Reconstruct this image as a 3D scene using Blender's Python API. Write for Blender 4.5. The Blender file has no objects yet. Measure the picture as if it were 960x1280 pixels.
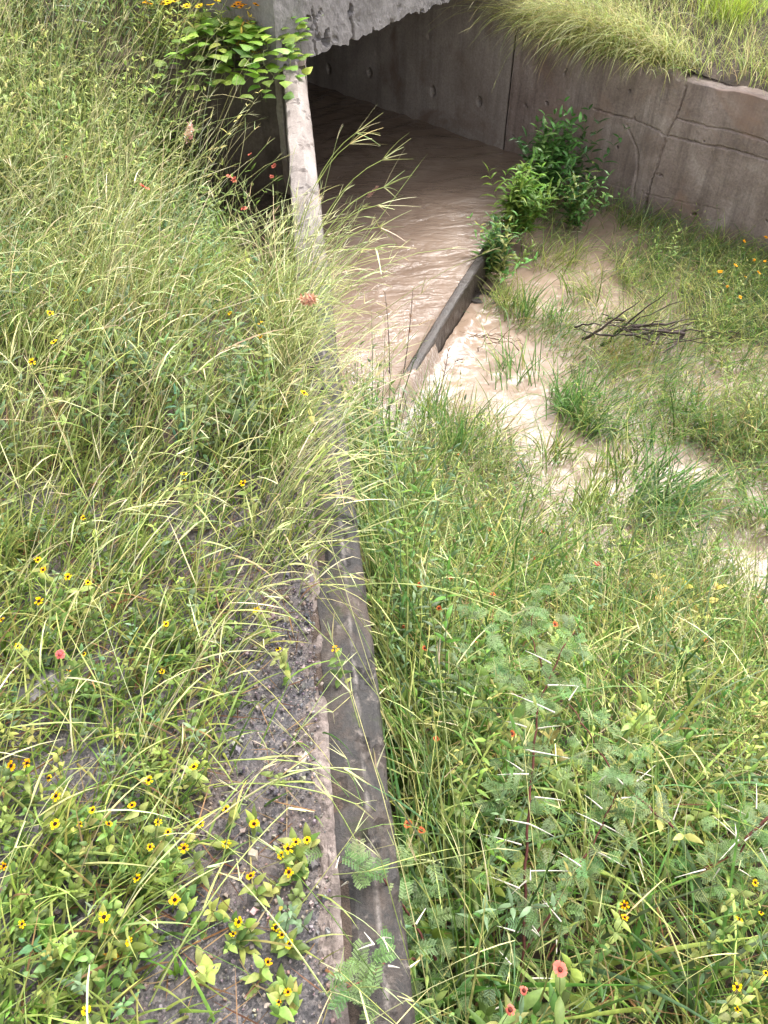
import bpy, bmesh, math, random
import numpy as np
from mathutils import Vector, noise as mnoise

rng = np.random.default_rng(11)
random.seed(5)
SC = bpy.context.scene
COL = SC.collection
R = math.radians
PI = math.pi

# ------------------------------------------------------------------ camera
F, PITCH, HC = 1000.0, R(46.2), 1.5
CP, SP = math.cos(PITCH), math.sin(PITCH)
cam = bpy.data.cameras.new('camera')
cam.sensor_fit = 'VERTICAL'; cam.sensor_height = 36; cam.sensor_width = 27
cam.lens = 36 * F / 1280; cam.clip_end = 2000; cam.clip_start = 0.02
co = bpy.data.objects.new('camera', cam); COL.objects.link(co)
co.location = (0, 0, HC); co.rotation_euler = (PI / 2 - PITCH, 0, 0)
SC.camera = co

def ray(px, py):
    v = 640 - py
    return np.array([px - 480.0, F * CP + v * SP, -(F * SP - v * CP)])

def at(px, py, z):
    d = ray(px, py); t = (z - HC) / d[2]
    return np.array([d[0] * t, d[1] * t, z])

def proj(P):
    P = np.atleast_2d(P); X, Y, Z = P[:, 0], P[:, 1], P[:, 2] - HC
    zc = Y * CP - Z * SP; v = Y * SP + Z * CP
    zc = np.where(zc < 0.05, 0.05, zc)
    return 480 + F * X / zc, 640 - F * v / zc

# ------------------------------------------------------------------ noise
def hash2(i, j, s):
    h = (i * 374761393 + j * 668265263 + s * 1442695041) & 0xFFFFFFFF
    h = ((h ^ (h >> 13)) * 1274126177) & 0xFFFFFFFF
    return ((h ^ (h >> 16)) & 0xFFFF) / 65535.0

def vnoise(x, y, f=1.0, s=0):
    x = np.asarray(x, float) * f + 1000; y = np.asarray(y, float) * f + 1000
    i = np.floor(x).astype(np.int64); j = np.floor(y).astype(np.int64)
    u = x - i; v = y - j; u = u * u * (3 - 2 * u); v = v * v * (3 - 2 * v)
    a = hash2(i, j, s); b = hash2(i + 1, j, s); c = hash2(i, j + 1, s); d = hash2(i + 1, j + 1, s)
    return (a * (1 - u) + b * u) * (1 - v) + (c * (1 - u) + d * u) * v

def fbm(x, y, f=1.0, s=0, o=4):
    r = 0; a = 0.5; tot = 0
    for k in range(o):
        r = r + a * vnoise(x, y, f * 2 ** k, s + k * 17); tot += a; a *= 0.5
    return r / tot

def sst(a, b, x):
    t = np.clip((np.asarray(x, float) - a) / (b - a), 0, 1); return t * t * (3 - 2 * t)

def inpoly(px, py, poly):
    px = np.asarray(px, float); py = np.asarray(py, float); r = np.zeros(px.shape, bool)
    n = len(poly)
    for k in range(n):
        x1, y1 = poly[k]; x2, y2 = poly[(k + 1) % n]
        if y1 == y2: continue
        c = ((y1 > py) != (y2 > py)) & (px < (x2 - x1) * (py - y1) / (y2 - y1) + x1)
        r ^= c
    return r

def seg_dist(a, b, A, B):
    (x1, y1), (x2, y2) = A, B
    dx, dy = x2 - x1, y2 - y1; L = dx * dx + dy * dy + 1e-12
    t = np.clip(((a - x1) * dx + (b - y1) * dy) / L, 0, 1)
    return np.hypot(a - x1 - t * dx, b - y1 - t * dy)

# ------------------------------------------------------------------ layout
WA = R(6.2)
WD = np.array([-math.sin(WA), math.cos(WA)]); WN = np.array([math.cos(WA), math.sin(WA)])
W0 = np.array([-0.03, 0.0])                      # left edge of the wing wall top at Y=0
def st(X, Y):
    dx = X - W0[0]; dy = Y - W0[1]
    return dx * WN[0] + dy * WN[1], dx * WD[0] + dy * WD[1]
def xy(s, t):
    return W0[0] + s * WN[0] + t * WD[0], W0[1] + s * WN[1] + t * WD[1]
P0 = np.array([-0.414, 5.08])                    # culvert mouth, left corner
HD = np.array([math.sin(R(34.7)), math.cos(R(34.7))])       # along the headwall
PR = np.array([1.06, 7.21])                      # culvert mouth, right corner
TD = np.array([-math.sin(R(47)), math.cos(R(47))])          # into the tunnel
TN = np.array([math.cos(R(47)), math.sin(R(47))])           # away from the water, behind right wall
ZW, ZS = -1.38, -1.52                            # water in the culvert, stream below
L1 = np.array([0.672, 5.09]); L2 = np.array([0.117, 3.77])
LD = (L1 - L2) / np.linalg.norm(L1 - L2); LN = np.array([LD[1], -LD[0]])
L3 = L1 + LD * 1.93; L0 = L2 - LD * 0.9

def z_left(X, Y):
    s, t = st(X, Y)
    dip = -0.72 * sst(2.0, 4.4, Y) * (1 - 0.75 * sst(0.5, 1.9, -s))
    return dip + 0.05 * np.clip(-s - 1.0, 0, 4) + 0.05 * (fbm(X, Y, 2.2, 3) - .5) * sst(0.05, .5, -s) * sst(.9, 1.6, Y) - 0.004

def z_right(X, Y):
    yb = 3.35 - 0.42 * np.clip(X, -0.5, 3.0) + .45 * np.exp(-((X + .1) / .35) ** 2)
    near = sst(0, 2.3, yb - Y)
    m1 = 0.16 * np.exp(-(((X - 2.45) / .62) ** 2 + ((Y - 4.75) / .75) ** 2))
    m2 = 0.12 * np.exp(-(((X - 2.4) / .6) ** 2 + ((Y - 3.55) / .35) ** 2))
    m3 = 0.13 * np.exp(-(((X - 1.12) / .22) ** 2 + ((Y - 3.55) / .2) ** 2))
    return -1.63 + 0.95 * near + m1 + m2 + m3 + 0.07 * (fbm(X, Y, 2.5, 9) - .5)

def z_bank(X, Y):                                # fill behind the right wing wall
    w = (X - PR[0]) * TN[0] + (Y - PR[1]) * TN[1]
    return -0.52 + 0.34 * np.clip(w, 0, 2.6) + 0.06 * (fbm(X, Y, 3, 21) - .5)

def z_ledge(X, Y):
    return 0.015 + 0.8 * np.clip(Y - 5.2, 0, .5) + 0.03 * (fbm(X, Y, 4, 31) - .5)

def z_ground(X, Y):
    s, t = st(X, Y)
    return np.where(s < 0.05, z_left(X, Y), z_right(X, Y))

def hit(px, py, h=0.0, zf=z_ground):
    """root point whose top, h above the ground, is seen at this pixel"""
    d = ray(px, py); d = d / -d[2]
    lo = 0.3
    for k in range(400):
        q = lo + k * 0.012
        X, Y, Z = d[0] * q, d[1] * q, HC - q
        if Z - h <= float(zf(np.float64(X), np.float64(Y))): break
    return np.array([X, Y, Z - h])

# ------------------------------------------------------------------ materials
def newmat(name):
    m = bpy.data.materials.new(name); m.use_nodes = True
    nt = m.node_tree; nt.nodes.clear()
    return m, nt, nt.nodes, nt.links

def N(nt, t, **kw):
    n = nt.nodes.new(t)
    for k, v in kw.items():
        if k.startswith('i_'): n.inputs[int(k[2:])].default_value = v
        else: setattr(n, k, v)
    return n

def ramp(nt, fac, stops):
    r = nt.nodes.new('ShaderNodeValToRGB'); e = r.color_ramp.elements
    while len(e) < len(stops): e.new(0.5)
    for k, (p, c) in enumerate(stops):
        e[k].position = p; e[k].color = (*c, 1) if len(c) == 3 else c
    nt.links.new(fac, r.inputs[0]); return r.outputs[0]

def noise_tex(nt, scale, detail=6, rough=.6, vec=None, dist=0):
    n = nt.nodes.new('ShaderNodeTexNoise'); n.inputs['Scale'].default_value = scale
    n.inputs['Detail'].default_value = detail; n.inputs['Roughness'].default_value = rough
    n.inputs['Distortion'].default_value = dist
    if vec is not None: nt.links.new(vec, n.inputs['Vector'])
    return n.outputs['Fac']

def mixc(nt, fac, a, b, mode='MIX'):
    m = nt.nodes.new('ShaderNodeMix'); m.data_type = 'RGBA'; m.blend_type = mode
    for s, v in ((0, fac), (6, a), (7, b)):
        if isinstance(v, bpy.types.NodeSocket): nt.links.new(v, m.inputs[s])
        else: m.inputs[s].default_value = (*v, 1) if isinstance(v, tuple) and len(v) == 3 else v
    return m.outputs[2]

def leaf_mat(name, trans=0.35, rough=0.45, spec=0.35, var=0.35, scale=40):
    m, nt, nodes, links = newmat(name)
    a = N(nt, 'ShaderNodeAttribute'); a.attribute_name = 'tint'
    geo = N(nt, 'ShaderNodeNewGeometry')
    nz = noise_tex(nt, scale, 3, .6, geo.outputs['Position'])
    v = N(nt, 'ShaderNodeMapRange'); links.new(nz, v.inputs[0])
    v.inputs[1].default_value = .3; v.inputs[2].default_value = .7
    v.inputs[3].default_value = 1 - var; v.inputs[4].default_value = 1 + var
    hs = N(nt, 'ShaderNodeHueSaturation'); links.new(a.outputs['Color'], hs.inputs['Color']); links.new(v.outputs[0], hs.inputs['Value']); hs.inputs['Saturation'].default_value = 1.06
    p = N(nt, 'ShaderNodeBsdfPrincipled'); links.new(hs.outputs[0], p.inputs['Base Color'])
    p.inputs['Roughness'].default_value = rough; p.inputs['Specular IOR Level'].default_value = spec
    tr = N(nt, 'ShaderNodeBsdfTranslucent')
    g = N(nt, 'ShaderNodeGamma'); links.new(hs.outputs[0], g.inputs[0]); g.inputs[1].default_value = .85
    links.new(g.outputs[0], tr.inputs[0])
    mx = N(nt, 'ShaderNodeMixShader'); mx.inputs[0].default_value = trans
    links.new(p.outputs[0], mx.inputs[1]); links.new(tr.outputs[0], mx.inputs[2])
    o = N(nt, 'ShaderNodeOutputMaterial'); links.new(mx.outputs[0], o.inputs[0])
    return m

def tint_mat(name, rough=.6, spec=.3, var=.3, scale=30, bump=0):
    m, nt, nodes, links = newmat(name)
    a = N(nt, 'ShaderNodeAttribute'); a.attribute_name = 'tint'
    geo = N(nt, 'ShaderNodeTexCoord')
    nz = noise_tex(nt, scale, 5, .65, geo.outputs['Object'])
    v = N(nt, 'ShaderNodeMapRange'); links.new(nz, v.inputs[0])
    v.inputs[1].default_value = .3; v.inputs[2].default_value = .7
    v.inputs[3].default_value = 1 - var; v.inputs[4].default_value = 1 + var
    hs = N(nt, 'ShaderNodeHueSaturation'); links.new(a.outputs['Color'], hs.inputs['Color']); links.new(v.outputs[0], hs.inputs['Value'])
    p = N(nt, 'ShaderNodeBsdfPrincipled'); links.new(hs.outputs[0], p.inputs['Base Color'])
    p.inputs['Roughness'].default_value = rough; p.inputs['Specular IOR Level'].default_value = spec
    if bump:
        b = N(nt, 'ShaderNodeBump'); b.inputs['Strength'].default_value = bump; b.inputs['Distance'].default_value = .004
        links.new(nz, b.inputs['Height']); links.new(b.outputs[0], p.inputs['Normal'])
    o = N(nt, 'ShaderNodeOutputMaterial'); links.new(p.outputs[0], o.inputs[0])
    return m

def concrete(name, c0, c1, c2, rough=(.55, .85), streak=.5, bump=.5, scale=3.0, rust=None):
    m, nt, nodes, links = newmat(name)
    geo = N(nt, 'ShaderNodeNewGeometry'); pos = geo.outputs['Position']
    big = noise_tex(nt, scale, 8, .65, pos, .4)
    base = ramp(nt, big, [(.30, c0), (.52, c1), (.72, c2)])
    mp = N(nt, 'ShaderNodeMapping'); links.new(pos, mp.inputs[0]); mp.inputs['Scale'].default_value = (9, 9, .7)
    st_ = noise_tex(nt, 1.0, 5, .7, mp.outputs[0])
    sf = ramp(nt, st_, [(.45, (0, 0, 0)), (.68, (1, 1, 1))])
    sfm = N(nt, 'ShaderNodeMath', operation='MULTIPLY'); links.new(sf, sfm.inputs[0]); sfm.inputs[1].default_value = streak
    base = mixc(nt, sfm.outputs[0], base, tuple(x * .35 for x in c0))
    fine = noise_tex(nt, 60, 6, .75, pos)
    fr = ramp(nt, fine, [(.3, (.7, .7, .7)), (.65, (1.15, 1.15, 1.15))])
    base = mixc(nt, 1.0, base, fr, 'MULTIPLY')
    if rust:
        rn = noise_tex(nt, 2.1, 6, .6, pos, .8)
        rf = ramp(nt, rn, [(.52, (0, 0, 0)), (.70, (.8, .8, .8))])
        base = mixc(nt, rf, base, rust)
    p = N(nt, 'ShaderNodeBsdfPrincipled'); links.new(base, p.inputs['Base Color'])
    rr = N(nt, 'ShaderNodeMapRange'); links.new(big, rr.inputs[0])
    rr.inputs[1].default_value = .3; rr.inputs[2].default_value = .7; rr.inputs[3].default_value = rough[0]; rr.inputs[4].default_value = rough[1]
    links.new(rr.outputs[0], p.inputs['Roughness'])
    b = N(nt, 'ShaderNodeBump'); b.inputs['Strength'].default_value = bump; b.inputs['Distance'].default_value = .006
    links.new(fine, b.inputs['Height']); links.new(b.outputs[0], p.inputs['Normal'])
    o = N(nt, 'ShaderNodeOutputMaterial'); links.new(p.outputs[0], o.inputs[0])
    return m

def soil_mat(name, a, b, c, scale=14, rough=.8):
    m, nt, nodes, links = newmat(name)
    geo = N(nt, 'ShaderNodeNewGeometry'); pos = geo.outputs['Position']
    n1 = noise_tex(nt, scale, 8, .7, pos)
    base = ramp(nt, n1, [(.32, a), (.52, b), (.7, c)])
    n2 = noise_tex(nt, scale * 9, 4, .7, pos)
    base = mixc(nt, 1.0, base, ramp(nt, n2, [(.3, (.55, .55, .55)), (.7, (1.3, 1.3, 1.3))]), 'MULTIPLY')
    p = N(nt, 'ShaderNodeBsdfPrincipled'); links.new(base, p.inputs['Base Color']); p.inputs['Roughness'].default_value = rough
    bp = N(nt, 'ShaderNodeBump'); bp.inputs['Strength'].default_value = .8; bp.inputs['Distance'].default_value = .012
    links.new(n2, bp.inputs['Height']); links.new(bp.outputs[0], p.inputs['Normal'])
    o = N(nt, 'ShaderNodeOutputMaterial'); links.new(p.outputs[0], o.inputs[0])
    return m

def asphalt_mat():
    m, nt, nodes, links = newmat('worn_asphalt')
    geo = N(nt, 'ShaderNodeNewGeometry'); pos = geo.outputs['Position']
    vo = N(nt, 'ShaderNodeTexVoronoi'); vo.inputs['Scale'].default_value = 190; links.new(pos, vo.inputs['Vector'])
    bw = N(nt, 'ShaderNodeRGBToBW'); links.new(vo.outputs['Color'], bw.inputs[0])
    stone = mixc(nt, .55, ramp(nt, noise_tex(nt, 200, 2, .5, pos), [(.3, (.035, .032, .036)), (.7, (.13, .115, .12))]), ramp(nt, bw.outputs[0], [(.25, (.03, .028, .03)), (.6, (.10, .09, .095)), (.85, (.26, .22, .20))]))
    n1 = noise_tex(nt, 5, 8, .7, pos, .5)
    f = ramp(nt, n1, [(.48, (0, 0, 0)), (.66, (.9, .9, .9))])
    dirt = ramp(nt, noise_tex(nt, 40, 6, .7, pos), [(.3, (.06, .042, .036)), (.7, (.19, .14, .12))])
    base = mixc(nt, f, stone, dirt)
    p = N(nt, 'ShaderNodeBsdfPrincipled'); links.new(base, p.inputs['Base Color'])
    rr = ramp(nt, n1, [(.4, (.38, .38, .38)), (.6, (.75, .75, .75))]); links.new(rr, p.inputs['Roughness'])
    bp = N(nt, 'ShaderNodeBump'); bp.inputs['Strength'].default_value = .35; bp.inputs['Distance'].default_value = .004; bp.invert = True
    links.new(vo.outputs['Distance'], bp.inputs['Height'])
    b2 = N(nt, 'ShaderNodeBump'); b2.inputs['Strength'].default_value = .7; b2.inputs['Distance'].default_value = .01
    links.new(noise_tex(nt, 55, 9, .78, pos, .4), b2.inputs['Height']); links.new(bp.outputs[0], b2.inputs['Normal'])
    links.new(b2.outputs[0], p.inputs['Normal'])
    o = N(nt, 'ShaderNodeOutputMaterial'); links.new(p.outputs[0], o.inputs[0])
    return m

def water_mat(name, c0, c1, rough, bscale, bdist, stretch, rot):
    m, nt, nodes, links = newmat(name)
    geo = N(nt, 'ShaderNodeNewGeometry')
    mp = N(nt, 'ShaderNodeMapping'); links.new(geo.outputs['Position'], mp.inputs[0])
    mp.inputs['Rotation'].default_value = (0, 0, rot); mp.inputs['Scale'].default_value = stretch
    n1 = noise_tex(nt, bscale, 5, .55, mp.outputs[0], .6)
    n2 = noise_tex(nt, 2.0 if bscale < 3 else 3.0, 6, .55, geo.outputs['Position'], 1.4)
    base = ramp(nt, n2, [(.3, c0), (.7, c1)])
    a = N(nt, 'ShaderNodeAttribute'); a.attribute_name = 'foam'
    fo = noise_tex(nt, 16, 9, .68, mp.outputs[0], 2.0)
    am = N(nt, 'ShaderNodeMath', operation='ADD'); links.new(fo, am.inputs[0]); links.new(a.outputs['Fac'], am.inputs[1])
    fm = ramp(nt, am.outputs[0], [(.70, (0, 0, 0)), (1.0, (.95, .95, .95))])
    base = mixc(nt, fm, base, (.50, .455, .425))  # pale colour for foam and for the glints painted in with it
    p = N(nt, 'ShaderNodeBsdfPrincipled'); links.new(base, p.inputs['Base Color'])
    p.inputs['Roughness'].default_value = .9; p.inputs['Specular IOR Level'].default_value = 0
    up = N(nt, 'ShaderNodeCombineXYZ'); up.inputs[2].default_value = 1; 
    nm = N(nt, 'ShaderNodeMix'); nm.data_type = 'VECTOR'; nm.inputs[0].default_value = .75
    links.new(geo.outputs['Normal'], nm.inputs[4]); links.new(up.outputs[0], nm.inputs[5]); links.new(nm.outputs[1], p.inputs['Normal'])
    p.inputs['Coat IOR'].default_value = 1.42 if bscale < 3 else 1.34
    cw = ramp(nt, fm, [(0, (1, 1, 1)), (1, (.15, .15, .15))]); links.new(cw, p.inputs['Coat Weight'])
    p.inputs['Coat Roughness'].default_value = rough
    bp = N(nt, 'ShaderNodeBump'); bp.inputs['Strength'].default_value = .9; bp.inputs['Distance'].default_value = bdist
    links.new(n1, bp.inputs['Height'])
    n3 = noise_tex(nt, bscale * 5, 4, .6, mp.outputs[0], .8)
    b2 = N(nt, 'ShaderNodeBump'); b2.inputs['Strength'].default_value = .5; b2.inputs['Distance'].default_value = bdist * .3
    links.new(n3, b2.inputs['Height']); links.new(bp.outputs[0], b2.inputs['Normal'])
    links.new(b2.outputs[0], p.inputs['Coat Normal'])
    o = N(nt, 'ShaderNodeOutputMaterial'); links.new(p.outputs[0], o.inputs[0])
    return m

def strip_mat():
    m, nt, nodes, links = newmat('wet_wall_top')
    geo = N(nt, 'ShaderNodeNewGeometry'); pos = geo.outputs['Position']
    mp = N(nt, 'ShaderNodeMapping'); links.new(pos, mp.inputs[0]); mp.vector_type = 'POINT'; mp.inputs['Rotation'].default_value = (0, 0, -WA)
    sep = N(nt, 'ShaderNodeSeparateXYZ'); links.new(mp.outputs[0], sep.inputs[0])
    mp2 = N(nt, 'ShaderNodeMapping'); links.new(mp.outputs[0], mp2.inputs[0]); mp2.inputs['Scale'].default_value = (15, 3.2, 12)
    streak = noise_tex(nt, 1.0, 7, .7, mp2.outputs[0], .3)
    blot = noise_tex(nt, 6, 7, .7, pos, .5); fine = noise_tex(nt, 130, 5, .75, pos)
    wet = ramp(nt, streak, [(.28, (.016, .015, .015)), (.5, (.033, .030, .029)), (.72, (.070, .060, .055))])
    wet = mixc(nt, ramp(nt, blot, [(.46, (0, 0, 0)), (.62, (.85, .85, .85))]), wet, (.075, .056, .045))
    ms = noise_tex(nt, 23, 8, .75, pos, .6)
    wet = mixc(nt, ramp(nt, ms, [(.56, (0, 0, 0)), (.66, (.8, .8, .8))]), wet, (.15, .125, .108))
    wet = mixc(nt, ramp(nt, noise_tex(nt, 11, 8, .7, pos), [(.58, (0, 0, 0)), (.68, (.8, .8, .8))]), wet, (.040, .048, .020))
    dry = ramp(nt, streak, [(.32, (.15, .122, .107)), (.5, (.205, .172, .153)), (.66, (.275, .238, .216))])  # sky reflection at the far end, painted as a paler colour
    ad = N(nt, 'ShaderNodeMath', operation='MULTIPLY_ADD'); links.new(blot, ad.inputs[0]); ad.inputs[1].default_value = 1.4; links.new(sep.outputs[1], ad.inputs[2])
    far_sheen = N(nt, 'ShaderNodeMapRange'); links.new(ad.outputs[0], far_sheen.inputs[0]); far_sheen.inputs[1].default_value = 3.0; far_sheen.inputs[2].default_value = 4.4
    base = mixc(nt, far_sheen.outputs[0], wet, dry)  # painted sky sheen takes over from the wet tone with distance
    # worn arris
    dx = N(nt, 'ShaderNodeMath', operation='SUBTRACT'); links.new(sep.outputs[0], dx.inputs[0]); dx.inputs[1].default_value = W0[0] * WN[0] + .070
    ab_ = N(nt, 'ShaderNodeMath', operation='ABSOLUTE'); links.new(dx.outputs[0], ab_.inputs[0])
    am = N(nt, 'ShaderNodeMapRange'); links.new(ab_.outputs[0], am.inputs[0]); am.inputs[1].default_value = .007; am.inputs[2].default_value = .001
    an = N(nt, 'ShaderNodeMath', operation='MULTIPLY'); links.new(am.outputs[0], an.inputs[0]); links.new(ramp(nt, noise_tex(nt, 14, 8, .8, pos), [(.44, (0, 0, 0)), (.66, (.5, .5, .5))]), an.inputs[1])
    base = mixc(nt, an.outputs[0], base, (.42, .37, .34))
    base = mixc(nt, 1.0, base, ramp(nt, fine, [(.3, (.7, .7, .7)), (.68, (1.25, 1.25, 1.25))]), 'MULTIPLY')
    p = N(nt, 'ShaderNodeBsdfPrincipled'); links.new(base, p.inputs['Base Color'])
    rr = N(nt, 'ShaderNodeMapRange'); links.new(blot, rr.inputs[0]); rr.inputs[1].default_value = .3; rr.inputs[2].default_value = .7; rr.inputs[3].default_value = .42; rr.inputs[4].default_value = .8
    links.new(rr.outputs[0], p.inputs['Roughness']); p.inputs['Specular IOR Level'].default_value = .28
    b = N(nt, 'ShaderNodeBump'); b.inputs['Strength'].default_value = .9; b.inputs['Distance'].default_value = .003
    links.new(fine, b.inputs['Height']); links.new(b.outputs[0], p.inputs['Normal'])
    o = N(nt, 'ShaderNodeOutputMaterial'); links.new(p.outputs[0], o.inputs[0])
    return m

M = dict(
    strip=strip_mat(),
    grass=leaf_mat('grass_blade', .42, .5, .25),
    stalk=tint_mat('dry_stalk', .5, .35, .25, 50),
    leaf=leaf_mat('herb_leaf', .38, .48, .28, .25, 60),
    gloss=leaf_mat('glossy_leaf', .22, .33, .5, .25, 30),
    petal=leaf_mat('petal', .3, .6, .15, .15, 80),
    disc=tint_mat('flower_disc', .8, .1, .4, 200, .5),
    bark=tint_mat('bark', .75, .2, .4, 60, .8),
    thorn=tint_mat('thorn', .35, .5, .1, 60),
    stone=tint_mat('stone', .6, .35, .35, 45, .7),
    brick=tint_mat('brick', .8, .2, .35, 60, .9),
    soil=soil_mat('soil', (.028, .018, .013), (.075, .05, .036), (.15, .105, .08)),
    mud=soil_mat('mud', (.10, .07, .05), (.17, .12, .09), (.25, .18, .14)),
    asphalt=asphalt_mat(),
    wall_dark=concrete('stained_concrete', (.21, .152, .13), (.335, .26, .228), (.48, .395, .355), (.45, .8), .6, .8, 2.9, (.30, .19, .14)),
    tunnel=concrete('culvert_concrete', (.31, .255, .22), (.42, .355, .315), (.52, .455, .415), (.6, .85), .35, .4, 1.8, (.20, .13, .10)),
    slab=concrete('slab_concrete', (.18, .16, .155), (.25, .225, .22), (.33, .30, .295), (.7, .9), .25, .9, 4.0),
    strip_old=concrete('wet_concrete', (.022, .020, .019), (.045, .041, .039), (.085, .075, .07), (.22, .45), .15, .35, 3.5),
    rim=concrete('crusted_concrete', (.10, .075, .065), (.22, .175, .155), (.34, .29, .265), (.75, .95), 0, 1.0, 22.0, (.08, .06, .055)),
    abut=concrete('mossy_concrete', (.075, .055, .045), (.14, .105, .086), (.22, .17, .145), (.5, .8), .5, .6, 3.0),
    lip=concrete('wet_lip', (.025, .019, .016), (.05, .038, .032), (.09, .07, .06), (.25, .5), .4, .8, 7.0),
    water=water_mat('culvert_water', (.155, .108, .080), (.25, .185, .142), .06, 2.2, .06, (1.0, 3.0, 1), R(-47)),
    stream=water_mat('stream_water', (.215, .152, .108), (.30, .222, .168), .10, 9.0, .010, (1, 1.8, 1), R(20)),
)

# ------------------------------------------------------------------ mesh helpers
def mk(name, V, Q, C=None, mat=None, parent=None, smooth=True, foam=None):
    V = np.asarray(V, np.float32).reshape(-1, 3); Q = np.asarray(Q, np.int32).reshape(-1, 4)
    me = bpy.data.meshes.new(name)
    me.vertices.add(len(V)); me.vertices.foreach_set('co', V.ravel())
    me.loops.add(Q.size); me.loops.foreach_set('vertex_index', Q.ravel())
    me.polygons.add(len(Q)); me.polygons.foreach_set('loop_start', np.arange(0, Q.size, 4, dtype=np.int32))
    try: me.polygons.foreach_set('loop_total', np.full(len(Q), 4, np.int32))
    except Exception: pass
    me.polygons.foreach_set('use_smooth', np.full(len(Q), smooth, bool))
    if C is not None:
        C = np.asarray(C, np.float32)
        if C.ndim == 1: C = np.tile(C, (len(V), 1))
        a = me.attributes.new('tint', 'FLOAT_COLOR', 'POINT')
        a.data.foreach_set('color', np.concatenate([C[:, :3], np.ones((len(C), 1), np.float32)], 1).astype(np.float32).ravel())
    if foam is not None:
        a = me.attributes.new('foam', 'FLOAT', 'POINT'); a.data.foreach_set('value', np.asarray(foam, np.float32))
    me.update(calc_edges=True)
    if mat: me.materials.append(mat)
    o = bpy.data.objects.new(name, me); COL.objects.link(o)
    if parent: o.parent = parent
    return o

class Acc:
    def __init__(s): s.V = []; s.Q = []; s.C = []; s.n = 0
    def add(s, V, Q, C):
        V = np.asarray(V, float).reshape(-1, 3)
        C = np.asarray(C, float)
        if C.ndim == 1: C = np.tile(C, (len(V), 1))
        s.V.append(V); s.Q.append(np.asarray(Q).reshape(-1, 4) + s.n); s.C.append(C.reshape(-1, 3)); s.n += len(V)
    def build(s, name, mat, parent=None, origin=None, smooth=True):
        if not s.V: return None
        V = np.concatenate(s.V)
        if origin is not None: V = V - np.asarray(origin)
        return mk(name, V, np.concatenate(s.Q), np.concatenate(s.C), mat, parent, smooth)

def grid_faces(nu, nv):
    i, j = np.meshgrid(np.arange(nu - 1), np.arange(nv - 1), indexing='ij')
    a = i * nv + j
    return np.stack([a, a + nv, a + nv + 1, a + 1], -1).reshape(-1, 4)

def curve(base, az, th, bend, L, K, curl=0, pw=1.3):
    """bent lines: base (n,3), azimuth, angle from vertical, growth of that angle, length"""
    n = len(base)
    f = lambda v: np.broadcast_to(np.asarray(v, float), (n,))[:, None]
    u = (np.arange(K) + .5) / K
    T = f(th) + f(bend) * u ** pw; A = f(az) + f(curl) * u
    D = np.stack([np.sin(T) * np.cos(A), np.sin(T) * np.sin(A), np.cos(T)], -1)
    P = np.zeros((n, K + 1, 3)); P[:, 0] = base
    P[:, 1:] = np.asarray(base)[:, None] + np.cumsum(D * (f(L) / K)[:, :, None], 1)
    return P, D, T, A

PROF = {
    'blade': lambda u: np.minimum(1, .55 + 2.2 * u) * np.clip(1 - u ** 2.2, 0.04, 1),
    'lance': lambda u: np.clip(np.sin(PI * np.clip(u, 0, 1) ** .75) ** .9, .05, 1),
    'ovate': lambda u: np.clip(np.sin(PI * np.clip(u, 0, 1) ** .58) ** .75, .06, 1),
    'heart': lambda u: np.clip(np.minimum(1, .55 + 3.5 * u) * (1 - u ** 1.7), .04, 1),
    'petal': lambda u: np.clip(.35 + .75 * u - .25 * u ** 5, .1, 1),
    'line': lambda u: np.clip(1 - .75 * u, .15, 1),
}

def ribbon(acc, base, az, th, bend, L, W, c0, c1, prof='blade', K=5, fold=.25, roll=0, curl=0, pw=1.3):
    base = np.asarray(base, float).reshape(-1, 3); n = len(base)
    if n == 0: return
    f = lambda v: np.broadcast_to(np.asarray(v, float), (n,))
    P, D, T, A = curve(base, az, th, bend, L, K, curl, pw)
    Dv = np.concatenate([D, D[:, -1:]], 1); Av = np.concatenate([A, A[:, -1:]], 1)
    S0 = np.stack([-np.sin(Av), np.cos(Av), np.zeros_like(Av)], -1)
    Nn = np.cross(Dv, S0)
    r = f(roll)[:, None, None]
    S = S0 * np.cos(r) + Nn * np.sin(r); Nn2 = Nn * np.cos(r) - S0 * np.sin(r)
    u = np.linspace(0, 1, K + 1); w = PROF[prof](u)[None, :, None] * f(W)[:, None, None] * .5
    c0 = np.broadcast_to(np.asarray(c0, float), (n, 3)); c1 = np.broadcast_to(np.asarray(c1, float), (n, 3))
    if fold:
        V = np.stack([P - S * w, P - Nn2 * w * fold * 2 * -1, P + S * w], 2)
        m = 3
    else:
        V = np.stack([P - S * w, P + S * w], 2); m = 2
    q = []
    for k in range(K):
        for j in range(m - 1):
            a = k * m + j; q.append((a, a + 1, a + m + 1, a + m))
    Q = (np.array(q)[None] + (np.arange(n) * (K + 1) * m)[:, None, None]).reshape(-1, 4)
    C = c0[:, None, None] * (1 - u)[None, :, None, None] + c1[:, None, None] * u[None, :, None, None]
    C = np.broadcast_to(C, (n, K + 1, m, 3))
    acc.add(V.reshape(-1, 3), Q, C.reshape(-1, 3))

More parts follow.
